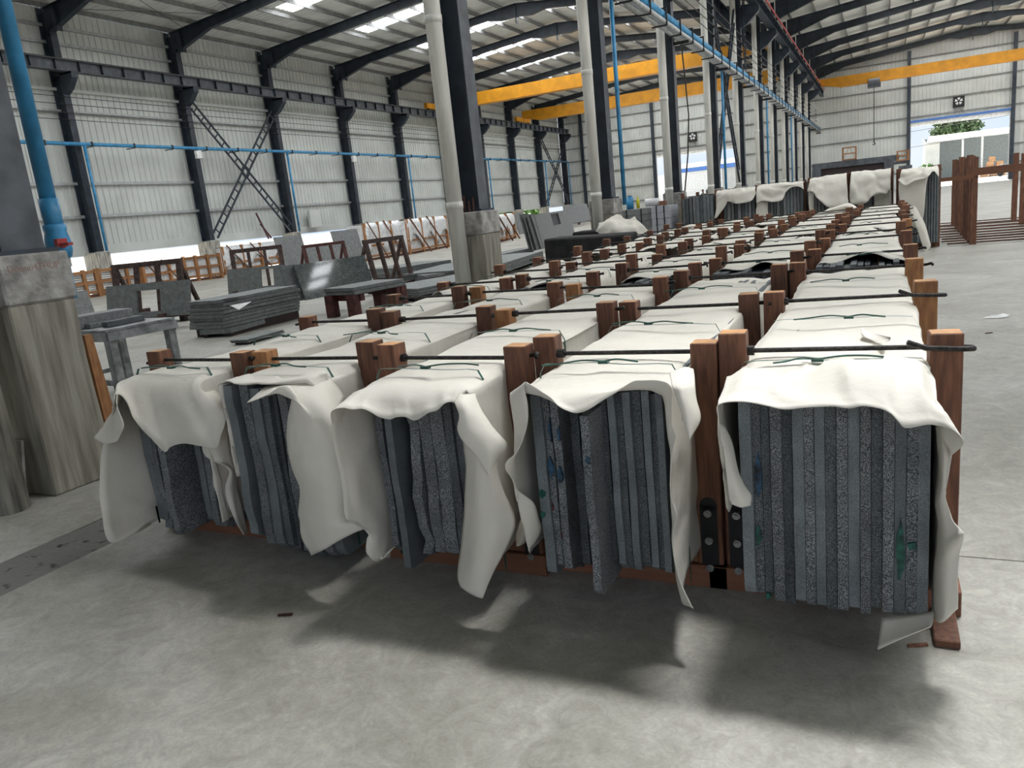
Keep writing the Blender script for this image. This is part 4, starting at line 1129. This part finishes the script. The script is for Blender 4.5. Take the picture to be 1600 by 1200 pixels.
# ------------------------------------------------------------------ left bay: slabs, racks, stacks
def lean(bl, br, tl, tr, z0, th, mt, label, hole=None, ang=12, group='slabs leaning in the left bay', shift=0.0):
    B1, B2 = G(bl[0], bl[1], z0), G(br[0], br[1], z0)
    d = (B2 - B1); d.z = 0; W = d.length; d.normalize()
    n = V((-d.y, d.x, 0))
    if n.dot(B1 - EYE) < 0: n = -n
    a = math.radians(ang); up = V((0, 0, math.cos(a))) + n * math.sin(a)
    best = (1e9, 1)
    for k in range(30, 300):
        h = k * .01
        e = abs(proj(B1 + up * h).y - tl[1]) + abs(proj(B2 + up * h).y - tr[1])
        if e < best[0]: best = (e, h)
    h = best[1]; nn = up.cross(d).normalized()
    if nn.dot(n) < 0: nn = -nn
    B1 = B1 + n * shift; 
    P = lambda s, t: B1 + d * (s * W) + up * (t * h)
    mb = MB()
    rect = lambda s0, s1, t0, t1: mb.prism([P(s0, t0), P(s1, t0), P(s1, t1), P(s0, t1)], nn * th)
    if hole:
        a0, a1, b0, b1 = hole; b0, b1 = 1 - b1, 1 - b0
        rect(0, a0, 0, 1); rect(a1, 1, 0, 1)
        rect(a0, a1, 0, b0)
        if b1 < .999: rect(a0, a1, b1, 1)
    else: rect(0, 1, 0, 1)
    o = mb.build('leaning_slab', M[mt]); tag(o, label, 'stone slab', group)
    return B1, d, n, W, h
lean((114, 493), (148, 487), (105, 458), (136, 454), .3, .03, 'gr_dull', 'small plain dark slab leaning just past the near concrete pedestal')
k1 = lean((168, 500), (297, 491), (161, 454.6), (282, 436), .3, .05, 'gr_stack', 'grey slab with a sink cut-out leaning behind the steel table', (.37, .66, .2, .85))
k2 = lean((357, 460), (445, 452), (348, 426), (435, 413), .3, .04, 'gr_stack', 'grey slab with a narrow cut-out behind the granite stack', (.6, .82, .1, .8))
k3 = lean((478, 469), (586, 449), (443, 415), (576, 396), .3, .03, 'gr_polish', 'long polished slab mirroring the roof lights', None, 16.6)
for k in range(3):
    lean((455 + 7 * k, 472 - k), (478 + 5 * k, 468 - k), (433 + 6 * k, 416), (450 + 6 * k, 413), .3, .035, 'gr_stack', ORD[k] + ' narrow slab leaning at the end of the polished slab', None, 16.6, 'slabs leaning in the left bay', .04 * k)
k5 = lean((445, 425), (572, 405), (436, 371), (565, 358), .3, .05, 'gr_dull', 'tall pale grey slab with a notch, behind the polished slab', (.3, .66, 0, .4))
k6 = lean((847, 389), (899, 366.5), (836, 336), (892, 330), .15, .04, 'gr_dull', 'grey slab with a rounded sink cut-out beyond the second column', (.42, .64, .06, .45))
lean((847, 389), (899, 366.5), (836, 336), (892, 330), .15, .04, 'gr_dark', 'plain slab directly behind the slab with the rounded cut-out', None, 12, 'slabs leaning in the left bay', .07)
for k in range(3):
    lean((828 + 6 * k, 390), (838 + 6 * k, 388), (816 + 6 * k, 335), (826 + 6 * k, 334), .15, .05, 'gr_stack', ORD[k] + ' slab edge of the pack beyond the second column', None, 12, 'pack of slabs beyond the second column')
lean((812, 366), (826, 364), (805, 334), (817, 332), .2, .04, 'gr_dull', 'pale slab standing behind the pack beyond the second column')
lean((888, 350), (924, 344), (884, 322), (920, 318), .3, .05, 'gr_dull', 'pale slab leaning on a dark rack near the far left wall')

def rack(a, b, ta, tb, z0, mt, label, bars=4, ang=10, feet=True):
    """standing A rack: a/b floor pixels of the front face, ta/tb pixels of its top corners"""
    B1, B2 = G(*a, z0), G(*b, z0)
    d = B2 - B1; d.z = 0; W = d.length; d.normalize(); n = V((-d.y, d.x, 0))
    if n.dot(B1 - EYE) < 0: n = -n
    an = math.radians(ang); up = V((0, 0, math.cos(an))) + n * math.sin(an)
    best = (1e9, 1)
    for k in range(30, 320):
        h = k * .01; e = abs(proj(B1 + up * h).y - ta[1]) + abs(proj(B2 + up * h).y - tb[1])
        if e < best[0]: best = (e, h)
    h = best[1]
    t = thing('slab_rack', label, 'rack', B1, 'steel slab racks')
    MB().bar(B1 + up * h - d * .05, B2 + up * h + d * .05, .10, .10).build('top_rail', M[mt], t)
    for k in range(bars):
        p = B1 + d * (W * k / (bars - 1))
        MB().bar(p, p + up * h, .11 if k in (0, bars - 1) else .08, .08, n).build('upright', M[mt], t)
        if k not in (0, bars - 1): continue
        q = p + n * (h * math.sin(an) * 2 + .25); q.z = p.z
        MB().bar(q, p + up * (h * .97), .08, .06, n).build('back_leg', M[mt], t)
    MB().bar(B1 - n * .05, B2 - n * .05, .1, .12).build('bottom_rail', M[mt], t)
    for p in (B1, B2):
        MB().bar(V((p.x, p.y, z0)) - n * .7, V((p.x, p.y, z0)) + n * .9, .12, .12).build('foot_beam', M[mt], t)
        MB().span((p.x - n.x * .5 - .08, p.y - n.y * .5 - .08, 0), (p.x - n.x * .5 + .08, p.y - n.y * .5 + .08, z0)).span((p.x + n.x * .7 - .08, p.y + n.y * .7 - .08, 0), (p.x + n.x * .7 + .08, p.y + n.y * .7 + .08, z0)).build('foot', M[mt], t)
rack((186, 495), (286, 487), (151.5, 419), (245, 407), .3, 'brownrack', 'dark brown rack behind the slab with a sink cut-out', 4)
rack((372, 456), (447, 447), (350, 393), (421, 386), .3, 'brownrack', 'dark brown rack behind the slab with a narrow cut-out', 4)
rack((592, 453), (646, 440), (573, 378), (632, 372), .12, 'brownrack', 'empty dark brown rack beyond the flat slab stacks', 4)
rack((484, 425), (545, 416), (465, 386), (527, 377), .3, 'rack', 'maroon rack in the notch of the tall pale slab', 4)
rack((896, 348), (916, 345), (886, 325), (906, 321), .2, 'brownrack', 'small dark rack near the far left wall', 4)

def flat_stack(c1, c2, z0, depth, n, th, mt, label, base=None, hole=None, inset=.0):
    """slabs lying flat: c1,c2 pixels of the front bottom edge at height z0"""
    B1, B2 = G(*c1, z0), G(*c2, z0)
    d = B2 - B1; d.z = 0; W = d.length; d.normalize(); nn = V((-d.y, d.x, 0))
    if nn.dot(B1 - EYE) < 0: nn = -nn
    for k in range(n):
        j = V((random.uniform(-.03, .03), random.uniform(-.03, .03), 0))
        z = V((0, 0, k * th))
        p = [B1 + j + z, B2 + j + z, B2 + nn * depth + j + z, B1 + nn * depth + j + z]
        mb = MB().prism(p, (0, 0, th - .006))
        o = mb.build('flat_slab', M[mt], bevel=.003)
        tag(o, '%s slab from the bottom of %s' % (ORD[k], label), 'stone slab', label)
    t = thing('trestle' if base == 'rack' else 'pallet', ('maroon steel trestle under ' if base == 'rack' else 'dark timber bearers under ') + label, 'stand', (B1 + B2) / 2)
    mt2 = 'rack' if base == 'rack' else 'dark'
    if base == 'rack':
        for q in (0, 1):
            MB().bar(B1 + nn * (depth * (.15 + .7 * q)) - V((0, 0, .07)), B2 + nn * (depth * (.15 + .7 * q)) - V((0, 0, .07)), .1, .12).build('rail', M[mt2], t)
    for f in (.12, .88):
        a = B1 + d * (W * f) + nn * .05; b = a + nn * (depth - .1)
        if base == 'rack':
            for q in (a, b): MB().span((q.x - .09, q.y - .09, 0), (q.x + .09, q.y + .09, z0 - .004)).build('leg', M[mt2], t)
        else:
            a.z = b.z = (z0 - .004) / 2; MB().bar(a, b, .1, z0 - .004).build('bearer', M[mt2], t)
    return B1, d, nn, W
def floor_at(u, v): return G(u, v, 0)
# stack of granite on bearers
flat_stack((312, 524), (360, 521), .06, 2.15, 1, .09, 'gr_stack', 'the wide base below the granite stack')
q = flat_stack((300, 515), (352, 513), .15, 2.0, 8, .062, 'gr_stack', 'the granite stack beside the steel table')
p0 = q[0] + q[2] * .06 + V((0, 0, .49)) + q[1] * (q[3] - .15)
sc_ = MB()
for (a, b, c) in (((0, 0, 0), (.28, .1, .01), (.1, .32, .0)), ((.1, .06, .01), (.4, .3, .02), (.15, .42, .0)), ((.32, -.02, -.12), (.55, .25, -.1), (.5, -.02, -.2))):
    w = [p0 + q[1] * a_[0] + q[2] * a_[1] + V((0, 0, a_[2] + .012)) for a_ in (a, b, c)]
    sc_.prism(w, (0, 0, .004))
tag(sc_.build('paper_scrap', M['white']), 'torn white paper lying on the granite stack', 'paper')
flat_stack((508, 462), (553, 461), .42, 1.3, 2, .07, 'gr_stack', 'the flat slabs on the maroon trestle', 'rack')
flat_stack((582, 462), (655, 462), .14, 2.6, 3, .05, 'gr_stack', 'the low flat slabs beside the rows')
flat_stack((620, 434), (706, 420), .16, 1.4, 3, .09, 'gr_stack', 'the far flat slabs before the second column')
flat_stack((662, 440), (712, 433), .14, 1.4, 2, .08, 'gr_dull', 'the thick pale slabs beside the second column')
flat_stack((770, 432), (850, 404), .10, 2.4, 4, .06, 'gr_stack', 'the dark flat slabs between the second column and black block')
flat_stack((772, 405), (842, 390), .08, .8, 2, .06, 'gr_stack', 'the thin strips beyond the second column')
flat_stack((386, 536), (444, 520), .03, .35, 2, .03, 'gr_stack', 'the narrow strips on the floor by the granite stack')
flat_stack((150, 508), (300, 492), .12, .5, 1, .05, 'rack', 'the steel beam below the sink slab')

# steel work table with stone offcuts
T = [G(165, 520, .80), G(273, 499, .80)]
d = (T[1] - T[0]); W = d.length; d.normalize(); nn = V((-d.y, d.x, 0)); nn = nn if nn.x < 0 else -nn
t = thing('steel_table', 'worn grey steel work table beside the near concrete pedestal', 'table', (T[0] + T[1]) / 2 - V((0, 0, .8)))
D = 1.1
MB().prism([T[0], T[1], T[1] + nn * D, T[0] + nn * D], (0, 0, .025)).build('tabletop', M['table'], t)
for a, b in ((T[0], T[1]), (T[0] + nn * D, T[1] + nn * D), (T[0], T[0] + nn * D), (T[1], T[1] + nn * D)):
    MB().bar(a - V((0, 0, .05)), b - V((0, 0, .05)), .05, .09).build('apron', M['table'], t)
for p in (T[0] + d * .06 + nn * .05, T[1] - d * .06 + nn * .05, T[0] + nn * (D - .05) + d * .06, T[1] + nn * (D - .05) - d * .06):
    MB().span((p.x - .045, p.y - .045, 0), (p.x + .045, p.y + .045, .77)).build('leg', M['table'], t)
for a, b in ((T[0] + nn * .05, T[0] + nn * D), (T[0] + nn * (D - .05), T[1] + nn * (D - .05))):
    MB().bar(a - V((0, 0, .55)), b - V((0, 0, .55)), .04, .05).build('stretcher', M['table'], t)
for k, (s, e, w, th, mt, lab) in enumerate(((.1, 1.25, .35, .14, 'gr_dull', 'thick pale stone block lying at the back of the steel table'), (.2, 1.3, .10, .05, 'gr_stack', 'middle stone strip on the steel table'), (.3, 1.15, .09, .06, 'gr_dark', 'dark stone strip nearest the front of the steel table'))):
    p = T[0] + d * s * W / 1.5 + nn * (.75 - .24 * k) + V((0, 0, .028)); q2 = T[0] + d * min(e, 1.4) * W / 1.5 + nn * (.7 - .2 * k) + V((0, 0, .028))
    mb = MB().bar(p + V((0, 0, th / 2)), q2 + V((0, 0, th / 2)), w, th)
    tag(mb.build('stone_strip', M[mt], bevel=.004), lab, 'stone strip', 'stone strips on the steel table')

# crates along the left wall
def wall_crate(a, b, h, dep, posts, kind, label):
    B1, B2 = G(*a), G(*b)
    d = B2 - B1; W = d.length; d.normalize(); nn = V((-d.y, d.x, 0))
    if nn.dot(B1 - EYE) < 0: nn = -nn
    t = thing('wrapped_crate', label, 'crate', (B1 + B2) / 2, 'crates along the left wall')
    z = V((0, 0, 1))
    up = lambda k: V((0, 0, k))
    P = [B1 + nn * .06 + up(.14), B2 + nn * .06 + up(.14), B2 + nn * dep + up(.14), B1 + nn * dep + up(.14)]
    if kind == 'tiles':
        n = 10
        for k in range(n):
            q = [p + up((h - .2) * k / n) for p in P]
            MB().prism(q, (0, 0, (h - .2) / n - .02)).build('stone_layer', M['white'], t)
    else:
        mb = MB().prism(P, (0, 0, h - .16)); mb.build('wrapped_stone', M['wrap'], t, bevel=.05)
    for k in range(posts):
        p = B1 + d * (W * (k + .06) / (posts - .88))
        MB().span((p.x - .06, p.y - .06, .0), (p.x + .06, p.y + .06, h + .05)).build('post', M['pine'], t)
    if kind != 'net':
        for zz in (.2, h * .55, h - .05):
            MB().bar(B1 - nn * .02 + up(zz), B2 - nn * .02 + up(zz), .04, .11).build('rail', M['pine'], t)
    else:
        for zz in (.2, h * .4):
            MB().bar(B1 - nn * .02 + up(zz), B2 - nn * .02 + up(zz), .04, .10).build('rail', M['pine'], t)
        rows = []
        for j in range(8):
            f = j / 7
            rows.append([B1 + d * (W * k / 15) + nn * (dep if j == 0 else (.0 if j > 1 else .05)) + up((h + .03) if j < 2 else h - (h * .6) * (j - 1) / 6 * (1 - .35 * math.sin(k * 1.1 + W))) - nn * (.05 + .05 * math.sin(k * 1.9)) * (j > 1) for k in range(16)])
        o = grid_object('net_cover', rows, t, 3.0); o.data.materials[0] = M['wrap']
    if kind == 'brace' or kind == 'net':
        for f in (.3, .7):
            MB().bar(B1 + d * (W * f) - nn * .55, B1 + d * (W * (f - .2)) + up(h + .1), .08, .05).build('prop', M['wood'], t)
    MB().bar(B1 + up(.05) + nn * .1, B2 + up(.05) + nn * .1, .12, .1).build('bearer', M['woodflat'], t)
wall_crate((98, 472), (158, 463), 1.05, .9, 4, 'tiles', 'timber crate of white stone layers just past the near pedestal')
wall_crate((160, 462), (226, 452), 1.05, .9, 4, 'tiles', 'timber crate of white stone layers behind the dark brown rack')
wall_crate((228, 452), (290, 442), 1.05, .9, 4, 'brace', 'timber crate with crossed props at the end of the white stone layers')
wall_crate((292, 441), (349, 434), 1.1, .9, 4, 'plain', 'white wrapped timber crate ending at the second rack')
wall_crate((352, 430), (440, 416), 1.35, 1.0, 4, 'net', 'white netted crate behind the second rack')
wall_crate((575, 408), (636, 398), 1.75, 1.1, 4, 'net', 'white netted crate beyond the tall pale slab')
wall_crate((640, 398), (702, 386), 1.75, 1.1, 4, 'net', 'white netted crate partly behind the second column')
wall_crate((778, 380), (806, 372), 1.5, 1.0, 3, 'net', 'white netted crate seen just right of the second column')
# poles leaning on the wall
for k, (a, b) in enumerate((((420, 373), (400, 333)), ((424, 372), (407, 350)))):
    p, q = AX(*a, -29.6), AX(*b, -30.1)
    tag(MB().tube([p, q], .05, 6).build('pole', M['rack']), 'dark pole leaning on the left wall, %s of two' % ('taller' if k == 0 else 'shorter'), 'pole')
o = tag(MB().span((-30.1, 36.3, 1.9), (-29.9, 37.3, 2.9)).build('wall_cabinet', M['clad'], bevel=.02), 'pale grey electrical cabinet on the left wall beside the lattice brace', 'cabinet')

# ------------------------------------------------------------------ black block, tarpaulin, paver stacks beside the rows
p, q2 = G(849, 374, 1.0), G(983, 366, 1.0)
tag(MB().prism([(p.x, p.y, 0), (q2.x - .1, q2.y, 0), (q2.x - .1, q2.y + .9, 0), (p.x, p.y + .9, 0)], (0, 0, 1.0)).build('covered_block', M['blackstone'], bevel=.03), 'long black covered block beside the row nearest the columns', 'block')
p = AY(900, 362, 15.35)
tag(MB().span((p.x, 15.1, 0), (-4.5, 15.75, p.z)).build('covered_block', M['blackstone'], bevel=.03), 'second black covered block under the heaped tarpaulin', 'block')
yb = 15.2
HP = lambda u, v, dy=0: AY(u, v, yb + dy)
o = patch([[HP(932, 374, -.1), HP(960, 377, -.2), HP(985, 374, -.2), HP(1014, 362, -.1)], [HP(934, 356, 0), HP(952, 352, -.1), HP(985, 356, -.1), HP(1003, 350, 0)], [HP(946, 347, .3), HP(967, 338, .2), HP(978, 344, .3), HP(992, 342, .3)], [HP(950, 352, .5), HP(966, 346, .5), HP(980, 347, .5), HP(996, 352, .5)]], 26, 30, None, 5.0)
o.name = 'tarpaulin'; tag(o, 'crumpled cream tarpaulin heaped on the black block', 'tarpaulin')
def pavers(x0, x1, y0, y1, h, n, label, mt):
    t = thing('paver_stack', label, 'stone stack', ((x0 + x1) / 2, y0, 0), 'strapped stone stacks by the columns')
    for k in range(n):
        MB().span((x0 + .004 * (k % 2), y0 + .004 * (k % 3), .1 + (h - .1) * k / n), (x1, y1, .1 + (h - .1) * (k + 1) / n - .006)).build('paver', M[mt], t)
    for f in (.3, .72):
        x = x0 + (x1 - x0) * f
        MB().span((x - .015, y0 - .006, .1), (x + .015, y0 - .002, h)).span((x - .015, y0 - .004, h), (x + .015, y1, h + .004)).build('band', M['black'], t)
    MB().span((x0, y0 + .05, 0), (x1, y0 + .15, .1)).span((x0, y1 - .15, 0), (x1, y1 - .05, .1)).build('bearer', M['dark'], t)
pavers(-6.3, -5.36, 20.0, 20.9, 1.34, 8, 'stack of mid grey stone blocks between third and fourth columns', 'gr_dull')
pavers(-5.33, -4.86, 19.9, 20.9, 1.36, 8, 'stack of pale grey pavers with black bands beside the bare tall bundle', 'paver')
x = AY(984.5, 320, 20.3)
t = thing('canister', 'blue plastic canister on the grey stone stack', 'canister', (x.x, 20.3, 1.344))
MB().tube([(x.x, 20.3, 1.344), (x.x, 20.3, 1.66)], .10, 14).build('body', M['blue'], t, smooth=True); MB().tube([(x.x, 20.3, 1.66), (x.x, 20.3, 1.70)], .05, 10).build('cap', M['blue'], t)
x = AY(997, 320, 20.3)
t = thing('bottle', 'yellow plastic bottle on the grey stone stack', 'bottle', (x.x, 20.3, 1.344))
MB().tube([(x.x, 20.3, 1.344), (x.x, 20.3, 1.56), (x.x, 20.3, 1.60)], [.045, .045, .02], 12).build('body', M['yellowplastic'], t, smooth=True); MB().tube([(x.x, 20.3, 1.60), (x.x, 20.3, 1.65)], .022, 8).build('cap', M['yellowplastic'], t)
x = AY(1019, 319, 20.3)
tag(MB().tube([(x.x - .18, 20.3, 1.47), (x.x + .18, 20.35, 1.47)], .10, 14).build('sheet_roll', M['wrap'], smooth=True), 'white roll of sheet on the stone stacks', 'roll')
x = AY(1036, 317, 20.2)
tag(MB().span((x.x - .08, 20.1, 1.365), (x.x + .08, 20.3, 1.48)).build('timber_block', M['wood']), 'small brown timber block on the pale pavers', 'block')

# ------------------------------------------------------------------ scraps on the floor
p = G(1557, 495)
mb = MB()
for k in range(3):
    a = p + V((random.uniform(-.2, .2), random.uniform(-.12, .12), 0)); w = random.uniform(.05, .13)
    mb.prism([a + V((-w, -.02, .004)), a + V((0, -.05, .004)), a + V((w, .0, .012)), a + V((.01, .05, .02))], (0, 0, .003))
tag(mb.build('paper_scrap', M['white']), 'torn white scrap on the aisle floor', 'paper')
for k, (u, v, mt, lab) in enumerate(((1545, 521, 'rack', 'small dark splinter on the aisle floor'), (1434, 1010, 'wood', 'tiny timber chip on the floor before the aisle row'), (446, 962, 'rack', 'thin dark red scrap on the floor before the second row'))):
    a = G(u, v); mb = MB().bar(a + V((-.03, -.012, .005)), a + V((.03, .012, .006)), .012, .008)
    tag(mb.build('splinter', M[mt]), lab, 'scrap')

# ------------------------------------------------------------------ outdoors
g = MB().span((-90, YE + .3, -.12), (90, 190, -.06)).span((-90, -9, -.12), (XW - .35, YE + .3, -.06)).span((XR + .4, -9, -.12), (90, YE + .3, -.06)).span((-90, -60, -.12), (90, -9.05, -.06)).build('ground', M['ground']); g['kind'] = 'structure'
# open shed beyond the right door
t = thing('open_shed', 'open sided shed with white roof and posts beyond the right bay door', 'building', (10, 110, 0))
MB().prism([(5.2, 109, 4.55), (24, 109, 4.55), (24, 118, 5.45), (5.9, 118, 5.45)], (0, 0, .12)).build('roof', M['white'], t)
MB().span((5.2, 117, 0), (24, 117.2, 5.25)).build('back_wall', M['shedwall'], t)
MB().prism([(5.1, 110, -.06), (5.1, 117, -.06), (5.1, 117, 5.25), (5.1, 110, 4.55)], (.12, 0, 0)).build('side_wall', M['clad'], t)
MB().span((5.1, 109.6, 0), (6.6, 109.7, 4.5)).build('front_panel', M['clad'], t)
for x in (9.0, 11.0, 13.9):
    MB().span((x - .11, 109.2, -.06), (x + .11, 109.42, 4.6)).build('post', M['white'], t)
SPOT = ['bottom of the first pile', 'second up in the first pile', 'bottom of the middle pile', 'second up in the middle pile', 'bottom of the last pile', 'second up in the last pile', 'third layer, over the first two piles', 'third layer, by the end post', 'topmost of all']
for (x, w, z, n, yy) in ((11.6, .9, 0, 2, 112.3), (12.55, .9, 0, 2, 112.2), (13.5, .8, 0, 2, 112.4), (12.2, .8, 1.10, 1, 112.3), (13.2, .8, 1.10, 1, 112.3), (12.4, .7, 1.65, 1, 112.3)):
    for k in range(n):
        timber_pile(x * .93, yy - 7.6, -.06 + z + .55 * k, w * .85, .56, 'orange timber pile by the open shed, %s' % SPOT.pop(0))
def crown(name, c, rad, n, mt, parent, seed, leaf=.35):
    rnd = random.Random(seed); vs = []; fs = []
    for k in range(n):
        while True:
            p = V((rnd.uniform(-1, 1), rnd.uniform(-1, 1), rnd.uniform(-1, 1)))
            if .25 < p.length < 1: break
        p = p * (.75 + .25 * noise.noise(p * 2.3 + V((seed, 0, 0))) + .1)
        q = V(c) + V((p.x * rad[0], p.y * rad[1], p.z * rad[2]))
        a = V((rnd.uniform(-1, 1), rnd.uniform(-1, 1), rnd.uniform(-1, 1))).normalized() * leaf
        b = a.cross(V((rnd.uniform(-1, 1), rnd.uniform(-1, 1), rnd.uniform(-1, 1)))).normalized() * leaf * .6
        o = len(vs); vs += [q - a, q + b, q + a, q - b]; fs.append((o, o + 1, o + 2, o + 3))
    mb = MB(); mb.add(vs, fs); o = mb.build(name, M[mt], parent); o['kind'] = 'stuff'; return o
t = thing('tree', 'grey-green tree behind the open shed', 'tree', (10, 128, 0))
MB().tube([(9.5, 128, -.06), (9.7, 128, 2.5), (9.3, 128, 5.5)], [.3, .24, .15], 8).build('trunk', M['bark'], t)
crown('foliage', (9.6, 128, 6.6), (3.6, 2.6, 2.0), 2600, 'leafgrey', t, 3, .3)
t = thing('bush', 'bright green bush beside the open shed', 'bush', (5.4, 104, 0))
crown('foliage', (5.0, 104, 1.1), (1.3, 1, 1.1), 900, 'leaf', t, 5, .16)
MB().tube([(5, 104, -.06), (5, 104, 1)], .06, 6).build('stem', M['bark'], t)
for k, z in enumerate((5.6, 6.4, 3.9)):
    tag(MB().tube([(0, 100, z), (10, 101, z + .5), (22, 102, z + 1.2)], .025, 4).build('power_line', M['rod']), 'thin power line seen through the right bay door, %s' % ('middle', 'highest', 'lowest')[k], 'cable')
t = thing('car', 'dark car parked before the open shed', 'car', (12.5, 100, 0))
cb = MB().prism([(11.3, 99.2, .3), (13.7, 99.2, .3), (13.7, 99.2, .75), (13.1, 99.2, .8), (12.8, 99.2, 1.2), (11.9, 99.2, 1.2), (11.5, 99.2, .8), (11.3, 99.2, .75)], (0, 1.5, 0)).build('body', M['navy'], t, bevel=.06)
for x in (11.75, 13.25):
    MB().tube([(x, 99.15, .24), (x, 99.4, .24)], .3, 14).build('wheel', M['black'], t)
# building beyond the left door
t = thing('white_building', 'white building with a blue fascia beyond the left bay door', 'building', (-17, 108, 0))
MB().span((-30, 108, -.06), (-19.0, 116, 4.4)).build('wall', M['white'], t)
MB().span((-24.5, 106.5, 4.4), (-12, 116, 4.9)).build('canopy', M['bluetrim'], t)
MB().span((-19.0, 109, -.06), (-12, 109.2, 4.4)).build('shutter', M['clad'], t)
MB().span((-24.5, 106.4, 4.9), (-12, 116, 5.5)).build('parapet', M['white'], t)
# low things outside the left wall
t = thing('garden_wall', 'low white wall outside seen under the left cladding', 'wall', (-40, 30, 0))
MB().span((-40.3, 0, -.06), (-40, 52, 1.5)).build('wall', M['white'], t)
t = thing('small_house', 'small pale gabled house outside seen under the left cladding', 'building', (-60, 33, 0))
MB().prism([(-60, 34, -.06), (-60, 38, -.06), (-60, 38, 1.9), (-60, 36, 3.0), (-60, 34, 1.9)], (-6, 0, 0)).build('wall', M['clad'], t)
for k, (x, y) in enumerate(((-34.5, 62), (-34.5, 68), (-34.2, 74), (-34.8, 80), (-34.3, 57))):
    t = thing('bush', 'green bush outside the far end of the left wall, %s in the line' % ORD[k], 'bush', (x, y, 0), 'bushes outside the left wall')
    crown('foliage', (x, y, 1.2), (1.5, 3, 1.3), 900, 'leaf', t, 20 + k, .22)
    MB().tube([(x, y, -.06), (x, y, 1)], .08, 6).build('stem', M['bark'], t)

# ------------------------------------------------------------------ person by the left door
def person(x, y, rz):
    J = [((0, 0, .95), .13), ((0, 0, 1.15), .125), ((0, 0, 1.36), .15), ((0, 0, 1.47), .065), ((0, .01, 1.55), .075), ((0, 0, 1.66), .095), ((0, 0, 1.72), .07)]
    E = [(i, i + 1) for i in range(6)]
    for s in (-1, 1):
        b = len(J)
        J += [((s * .17, 0, 1.40), .065), ((s * .22, .02, 1.12), .048), ((s * .20, -.12, .90), .038), ((s * .19, -.17, .84), .035)]
        E += [(2, b), (b, b + 1), (b + 1, b + 2), (b + 2, b + 3)]
        b = len(J)
        J += [((s * .09, 0, .88), .095), ((s * .10, -.02, .48), .065), ((s * .10, .02, .09), .045), ((s * .11, -.12, .04), .04)]
        E += [(0, b), (b, b + 1), (b + 1, b + 2), (b + 2, b + 3)]
    me = bpy.data.meshes.new('body'); me.from_pydata([j[0] for j in J], E, [])
    t = thing('person', 'person with dark hair in a dull shirt standing before the left bay door', 'person', (x, y, 0))
    o = bpy.data.objects.new('body', me); C.objects.link(o); o.parent = t
    me.materials.append(M['shirt'])
    sk = o.modifiers.new('skin', 'SKIN'); sk.use_smooth_shade = True
    for v, j in zip(me.skin_vertices[0].data, J): v.radius = (j[1], j[1])
    me.skin_vertices[0].data[0].use_root = True
    ss = o.modifiers.new('sub', 'SUBSURF'); ss.levels = 1; ss.render_levels = 1
    h = MB().tube([(0, .02, 1.64), (0, .015, 1.72), (0, .01, 1.78), (0, 0, 1.80)], [.10, .105, .075, .02], 12).build('hair', M['hair'], None, smooth=True); h.parent = t
    f = MB().tube([(0, -.07, 1.58), (0, -.085, 1.66), (0, -.07, 1.72)], [.05, .062, .05], 10).build('face', M['skin'], None, smooth=True); f.parent = t
    t.rotation_euler.z = rz
person(-14.0, 70, .6)
